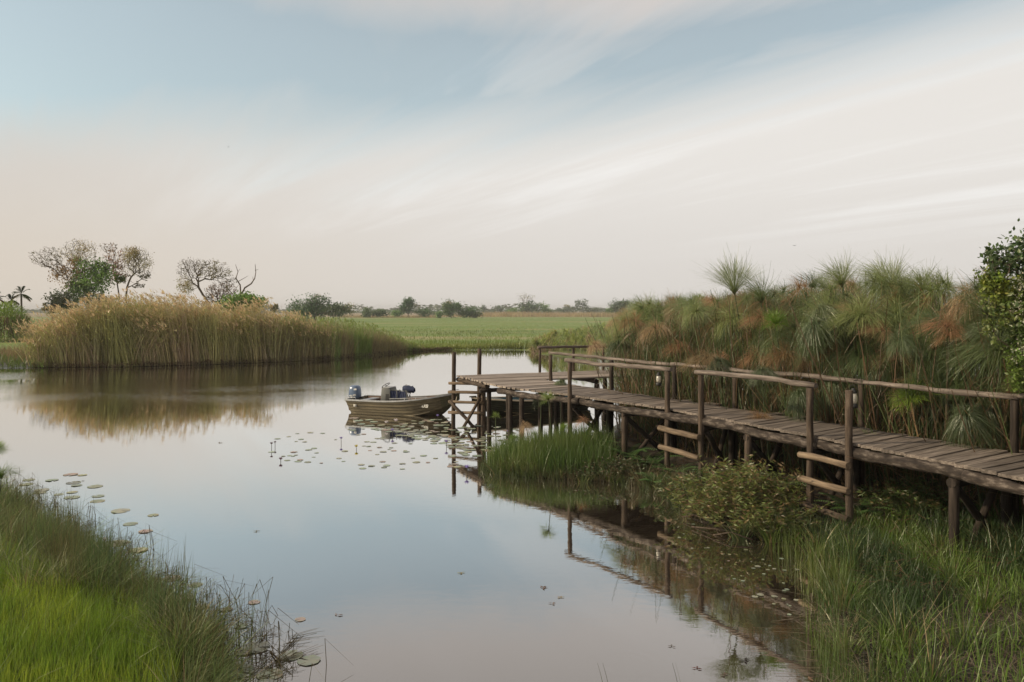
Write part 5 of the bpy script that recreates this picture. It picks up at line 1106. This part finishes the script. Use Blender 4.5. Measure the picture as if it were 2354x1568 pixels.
tussocks('sedge_tussocks', 190, 95, (-14, -2.2, 7.4, 19), lambda P: fr(P) * (inL(P) > .0) * (1 - .97 * lush(P)), .40, .85, .012, [(0.20, 0.27, 0.10), (0.11, 0.15, 0.05), (0.15, 0.20, 0.06), (0.24, 0.25, 0.11), (0.17, 0.25, 0.06)])
tussocks('bank_tussocks', 60, 80, (2.8, 9, 7.4, 14), lambda P: (inR(P) > -.1) * np.where(P[:, 1] > 10.6, 1.0, .5), .35, .7, .012, [(0.085, 0.13, 0.04), (0.07, 0.10, 0.035), (0.14, 0.20, 0.045)])
tussocks('shore_tussocks', 70, 60, (-1, 4.2, 15, 20.5), lambda P: (inR(P) > -.05) * (inR(P) < 1.0) * 1.0, .25, .6, .013, [(0.09, 0.13, 0.04), (0.14, 0.12, 0.06), (0.075, 0.11, 0.035), (0.12, 0.16, 0.045)])
def broken_rushes():
    a = Acc(); P = scatter(800, (-13, -1.4, 8.2, 20), lambda P: fr(P) * (inL(P) > -1.15) * (inL(P) < .1) * np.clip(1.1 + inL(P), 0, 1) * (vnoise(P[:, 0], P[:, 1], .6) > .42)); n = len(P)
    h = R.uniform(.12, .5, n); th = R.uniform(0, 2 * math.pi, n); b = np.column_stack([P, np.full(n, -.03)]); t1 = np.column_stack([R.normal(0, .18, n) * h, R.normal(0, .18, n) * h, h])
    c = jit((0.085, 0.07, 0.04), n, .35); a.add(*ribbons(b, t1, np.zeros((n, 3)), .008, 2, c, .2)); L2 = R.uniform(.12, .5, n)
    a.add(*ribbons(b + t1, np.column_stack([np.cos(th) * L2, np.sin(th) * L2, -h * R.uniform(.2, .95, n)]), np.zeros((n, 3)), .008, 2, c, .5))
    for (X, Y, X2, Y2) in ((668, 1468, 735, 1449), (655, 1483, 715, 1478), (610, 1540, 700, 1500), (640, 1525, 728, 1490), (560, 1568, 640, 1510), (592, 1480, 628, 1452), (575, 1465, 640, 1455), (600, 1560, 690, 1538), (648, 1500, 690, 1462), (620, 1500, 655, 1545)):
        for k in range(4):
            p, q = wp(X + rnd.uniform(-6, 6), Y + rnd.uniform(-5, 5)), wp(X2 + rnd.uniform(-8, 8), Y2 + rnd.uniform(-6, 6)); d = q - p
            a.add(*ribbons([[*p, .01]], [[d[0], d[1], rnd.uniform(0, .08)]], [[rnd.uniform(-.05, .05), rnd.uniform(-.05, .05), -.02]], .012, 4, jit((0.12, 0.10, 0.055), 1, .3), .5, phi=np.array([math.atan2(d[1], d[0]) + 1.57])))
    o = link('broken_rushes', a.mesh('broken_rushes', M_dry)); tag(o, kind='stuff')
grass_at('tall_rushes', 2600, (-15, -2.2, 8.4, 20), lambda P: fr(P) * (inL(P) > .05) * (inL(P) < 1.0) * np.clip((vnoise(P[:, 0] + 40, P[:, 1], .8) - .48) * 6, 0, 1), .6, 1.05, .0095, mixc((0.10, 0.145, 0.055), (0.13, 0.125, 0.055), .5, .5, .35), (.04, -.02), .06, 3, .09)
broken_rushes()
litter('floating_stalks', 1300, (-12, -1.8, 8.2, 19), lambda P: (inL(P) > -.75) * (inL(P) < .3) * (vnoise(P[:, 0], P[:, 1], .5) > .45) * 1.0, .5, (0.12, 0.09, 0.055), .03, .009)
GE = 'papyrus at the left edge of the view'
papyrus(gx(-12, 15.0), 15.0, .1, .75, 'bright', 'pale green papyrus spray cut by the left edge above the grass', GE, 1.2, (.1, 0), 1.0); papyrus(gx(-22, 18.2), 18.2, .0, .80, 'bright', 'small papyrus spray cut by the left edge over the water', GE, .9, (.1, 0), 2.0)
for (X, Y, D) in ((1383, 1540, 8.1), (1395, 1555, 8.0), (1555, 1556, 8.0), (1562, 1560, 8.05)):
    a = Acc(); a.add(*ribbons(np.array([[0, 0, -.05]]), [[-.05, 0, .35]], [[-.03, 0, 0]], .007, 3, (0.07, 0.08, 0.03), .6)); p = wp(X + 8, 1590); o = link('rush_blade', a.mesh('rush_blade', M_leaf), None, (p[0], p[1], 0))
    tag(o, 'single thin rush blade rising at the bottom edge of the photo', 'rush', 'single rush blades at the bottom edge')

# ------------------------------------------------------------------ water lilies
def pad_mesh(col, seed):
    r = random.Random(seed); k = 16; V = [(0, 0, .004)]; C = []
    for i in range(k + 1):
        a = .16 + (2 * math.pi - .32) * i / k; q = 1 + r.uniform(-.05, .05); V.append((q * math.cos(a), q * math.sin(a), .012 * r.random() + (.06 * r.random() if r.random() < .2 else 0)))
    me = bpy.data.meshes.new('lily_pad'); me.from_pydata(V, [], [(0, i, i + 1) for i in range(1, k + 1)]); me.materials.append(M_pad)
    at = me.color_attributes.new('Col', 'FLOAT_COLOR', 'POINT'); cc = [(*[c * r.uniform(.8, 1.2) for c in col], 1) for _ in V]; at.data.foreach_set('color', np.array(cc, np.float32).ravel()); return me
PADS = [pad_mesh(c, i) for i, c in enumerate([(0.25, 0.29, 0.18), (0.30, 0.32, 0.22), (0.22, 0.255, 0.14), (0.33, 0.30, 0.15), (0.28, 0.32, 0.24), (0.32, 0.25, 0.17)])]
placed = []
def pad(x, y, r, label, group, which=None, gap=.85):
    for (a, b, c) in placed:
        if math.hypot(x - a, y - b) < (r + c) * gap: return None
    which = which if which is not None else rnd.choice((0, 0, 1, 1, 2, 4, 4, 3, 5)); label = ('mid green', 'pale green', 'deep green', 'yellowish', 'blue-green', 'brownish')[which] + ' ' + label
    placed.append((x, y, r)); o = link('lily_pad', PADS[which], None, (x, y, .004 + .006 * rnd.random())); o.scale = (r, r, r * .8)
    o.rotation_euler = (rnd.uniform(-.03, .03), rnd.uniform(-.03, .03), rnd.uniform(0, 6.3)); tag(o, label, 'lily pad', group); return o
def pads_px(n, fn, r0, r1, label, group, gap=.85):
    k = t = 0
    while k < n and t < n * 40:
        t += 1; X, Y = fn()
        if X is None: continue
        p = wp(X, Y); P = np.array([p])
        if max(sdf(P, LAND_R)[0], sdf(P, LAND_L)[0]) > -.02: continue
        if pad(p[0], p[1], rnd.uniform(r0, r1), label, group, None, gap): k += 1
def in_poly(poly):
    xs_ = [p[0] for p in poly]; ys_ = [p[1] for p in poly]
    def f():
        X, Y = rnd.uniform(min(xs_), max(xs_)), rnd.uniform(min(ys_), max(ys_))
        return (X, Y) if sdf(np.array([[X, Y]]), poly)[0] > 0 else (None, None)
    return f
pads_px(150, in_poly([(885, 985), (930, 968), (1040, 955), (1050, 975), (1200, 985), (1180, 1030), (1100, 1065), (1040, 1030), (960, 1012), (900, 1000)]), .085, .145, 'lily pad in the crowded bed between the moored boat and the jetty ladder', 'lily pads crowded beside the moored boat', .6)
pads_px(70, in_poly([(580, 1015), (700, 990), (860, 985), (960, 1020), (1080, 1050), (1060, 1075), (850, 1082), (640, 1058)]), .05, .105, 'lily pad scattered on open water left of the jetty', 'lily pads scattered on open water')
pads_px(10, in_poly([(810, 960), (850, 965), (900, 985), (880, 992), (830, 978)]), .12, .2, 'lily pad in the reflection under the boat stern', 'lily pads below the boat stern')
pads_px(16, in_poly([(-20, 1085), (190, 1090), (300, 1180), (200, 1165), (60, 1130)]), .10, .18, 'lily pad beyond the rushes at the far left', 'lily pads beyond the left rushes')
pads_px(34, in_poly([(1440, 1140), (1560, 1170), (1640, 1225), (1790, 1275), (1835, 1310), (1830, 1420), (1740, 1390), (1600, 1270)]), .015, .035, 'tiny floating leaf in the dark water under the right bank', 'small floating leaves in the dark reflection')
for (X, Y, r, w) in ((270, 1250, .2, 2), (300, 1205, .13, 0), (335, 1222, .12, 5), (318, 1265, .15, 3), (352, 1185, .10, 3), (250, 1290, .14, 1), (345, 1340, .18, 0), (395, 1330, .13, 5), (420, 1375, .16, 1), (450, 1345, .10, 2), (520, 1402, .08, 3), (585, 1385, .08, 5), (500, 1445, .12, 0), (590, 1490, .16, 1), (540, 1545, .20, 0), (620, 1552, .14, 3), (668, 1508, .14, 2), (710, 1520, .13, 2), (610, 1575, .13, 1), (480, 1500, .15, 2), (560, 1500, .10, 5), (690, 1425, .07, 5), (465, 1395, .1, 1), (555, 1440, .09, 4)):
    p = wp(X, Y); pad(p[0], p[1], r, 'lily pad among the broken rushes off the left bank', 'lily pads along the near left bank', w, .55)
for (X, Y, r) in ((1725, 1308, .055), (1742, 1303, .045), (1748, 1368, .05), (1780, 1372, .045), (1735, 1372, .045), (1780, 1308, .03)):
    p = wp(X, Y); pad(p[0], p[1], r, 'oval lily pad in dark water left of the near right grass', 'pale lily pads near the right grass', 1, .7)
def lily(X, Y, Yb, s_, col, label, open_=1.0):
    p = wp(X, Yb); D = p[1]; h = max(gz(Y, D), .03); root = empty('water_lily', (p[0], D, 0)); tag(root, label, 'water lily', 'water lily flowers')
    V, Fs = tube_geo([(0, 0, -.05), (.005, 0, h * .5), (0, 0, h)], .008, 5); a = Acc(); a.add(V, [f for f in Fs if len(f) == 4], (0.09, 0.075, 0.035)); link('stem', a.mesh('stem', M_leaf), root)
    n = 14; th = np.arange(n) * 2.4; a = Acc(); el = np.linspace(.5, 1.2, n)[:, None] * open_
    ax = np.column_stack([np.cos(th) * np.cos(el[:, 0]), np.sin(th) * np.cos(el[:, 0]), np.sin(el[:, 0])]); a.add(*leaves(np.tile([0, 0, h], (n, 1)), ax, .075 * s_, .028 * s_, jit(col, n, .1, .05), roll=np.tile([0, 0, 1.], (n, 1)) + R.normal(0, .1, (n, 3))))
    link('petals', a.mesh('petals', M_petal), root)
    a = Acc(); n = 10; a.add(*ribbons(np.tile([0, 0, h], (n, 1)), np.column_stack([R.normal(0, .012, n), R.normal(0, .012, n), np.full(n, .035)]) * s_, np.zeros((n, 3)), .006 * s_, 1, (.55, .40, .05))); link('stamens', a.mesh('stamens', M_petal), root)
PUR = (0.36, 0.30, 0.62); WHT = (0.72, 0.68, 0.70)
for args in ((910, 969, 976, 1.7, WHT, 'white water lily in the boat reflection, the one nearer the bow'), (888, 973, 983, 1.5, WHT, 'white water lily in the boat reflection, the one nearer the stern'), (902, 990, 1001, 1.3, PUR, 'purple water lily on a stalk below the boat'), (1006, 957, 966, 1.2, PUR, 'pale purple lily just under the boat bow'),
             (1026, 1017, 1028, 1.3, PUR, 'purple water lily on a thin stalk left of the ladder reflection'), (819, 1028, 1034, 1.2, (.62, .52, .08), 'small yellow water lily on the open water'), (624, 1021, 1034, 1.0, (.16, .09, .11), 'dark closed lily bud on a tall stalk, far left of the pads'), (632, 1018, 1028, .9, (.16, .09, .11), 'dark closed lily bud right beside the tall one'),
             (645, 1057, 1062, 1.2, (.20, .12, .16), 'dark lily low on the water, nearest of the far left buds'), (784, 1009, 1020, 1.1, PUR, 'purple lily bud amid the scattered pads'), (279, 1345, 1352, 1.15, PUR, 'purple lily among rushes on the left bank, upper one'), (328, 1311, 1318, 1.0, (.6, .55, .7), 'pale lilac lily at the tip of the left rushes'), (464, 1450, 1464, 1.5, PUR, 'large purple star lily in the left rushes, nearest flower'),
             (1073, 1076, 1090, 1.3, PUR, 'purple lily beside the tip of the right bank'), (1168, 993, 1000, 1.1, PUR, 'purple lily right of the front jetty post'), (240, 1243, 1250, 1.0, WHT, 'whitish lily hidden in the upper left rushes')):
    lily(*args)
# leaves and scraps adrift
def drift(X, Y, r, col, label):
    p = wp(X, Y); a = Acc(); n = 4; th = R.uniform(0, 6.3, n); a.add(*leaves(np.column_stack([np.zeros(n), np.zeros(n), np.full(n, .008)]), np.column_stack([np.cos(th), np.sin(th), np.full(n, .12)]), r, r * .4, jit(col, n, .2), roll=np.tile([0, 0, 1.], (n, 1)), curl=.1))
    o = link('floating_leaf', a.mesh('floating_leaf', M_leaf), None, (p[0], p[1], 0)); tag(o, label, 'dead leaf', 'dead leaves afloat')
for i, (X, Y, r, c, l) in enumerate([(1060, 1317, .07, (.3, .27, .12), 'yellowish leaf adrift alone in the middle of the water'), (1248, 1352, .08, (.16, .1, .07), 'brown curled scrap adrift left of the rail reflection'), (1290, 1375, .06, (.3, .24, .12), 'tan leaf adrift just below the curled scrap'), (1270, 1388, .06, (.2, .13, .1), 'brown leaf adrift, lower of the middle group'), (775, 1416, .08, (.26, .25, .24), 'pale foam scrap afloat right of the left rushes'),
                             (1602, 1538, .06, (.12, .04, .03), 'dark red leaf adrift near the bottom edge'), (1712, 1519, .08, (.04, .035, .03), 'black spiky leaf adrift near the right bank'), (1665, 1552, .06, (.13, .09, .07), 'scattered brown leaf bits at the bottom edge'), (1860, 1562, .06, (.25, .16, .1), 'orange brown leaf at the bottom right waterline'), (1545, 1487, .05, (.1, .08, .06), 'small dark leaf in the lower middle water'), (505, 1018, .1, (.2, .17, .1), 'small tan leaf far out left on the water'), (185, 1107, .1, (.14, .12, .08), 'brown leaf adrift beyond the left rushes'), (590, 1222, .07, (.2, .2, .15), 'faint leaf adrift in mid water')]):
    drift(X, Y, r, c, l)
def branch_snag():
    p = wp(1700, 1230); root = empty('fallen_branch', (p[0], p[1], 0)); tag(root, 'bare grey branch lying in the water under the weed bush', 'branch')
    lines = []; 
    for (pts) in ([(1725, 1238), (1660, 1222), (1600, 1200), (1565, 1180)], [(1660, 1222), (1640, 1200), (1628, 1185)], [(1700, 1232), (1640, 1228), (1590, 1215)], [(1600, 1200), (1570, 1195)], [(1730, 1250), (1680, 1240), (1640, 1236)]):
        lines.append([np.array([*(wp(X, Y) - p), .03 + rnd.uniform(0, .10)]) for X, Y in pts])
    V = []; Fs = []
    for l in lines: v, f = tube_geo(l, .014, 5, len(V)); V += v; Fs += f
    mesh_pd('limb', V, Fs, M_log, root, True)
branch_snag()
# birds
def bird(X, Y, D, label):
    r = empty('bird', (gx(X, D), D, gz(Y, D)), .6); tag(r, label, 'bird')
    V, Fs = tube_geo([(-.14, 0, 0), (-.05, 0, .01), (.06, 0, .015), (.13, 0, .02)], .03, 6); mesh_pd('body', V, Fs, M_blk, r, True)
    mesh_pd('wing', [(-.05, 0, .02), (.06, 0, .02), (.02, .22, .10), (-.08, .38, .06)], [(0, 1, 2, 3)], M_blk, r); mesh_pd('wing', [(-.05, 0, .02), (.06, 0, .02), (.02, -.22, .10), (-.08, -.38, .06)], [(3, 2, 1, 0)], M_blk, r)
bird(525, 338, 150, 'dark bird flying in the open sky at the left'); bird(1827, 565, 120, 'dark bird flying low in the sky over the papyrus')
# ------------------------------------------------------------------ air: thin even haze over the floodplain
def haze():
    x0, x1, y0, y1, z0, z1 = xs[0] - 4, xs[-1] + 4, ys[0] - 4, ys[-1] + 4, -1.7, 17.0
    V = [(x, y, z) for z in (z0, z1) for y in (y0, y1) for x in (x0, x1)]
    m, nt, N, L = new_mat('thin_haze'); pv = N.new('ShaderNodeVolumePrincipled'); pv.inputs['Density'].default_value = HAZE
    pv.inputs['Color'].default_value = (0.80, 0.82, 0.85, 1); o = N.new('ShaderNodeOutputMaterial'); L.new(pv.outputs[0], o.inputs['Volume'])
    h = mesh_pd('haze', V, [(0, 2, 3, 1), (4, 5, 7, 6), (0, 1, 5, 4), (2, 6, 7, 3), (0, 4, 6, 2), (1, 3, 7, 5)], m, None); tag(h, kind='stuff')
haze()
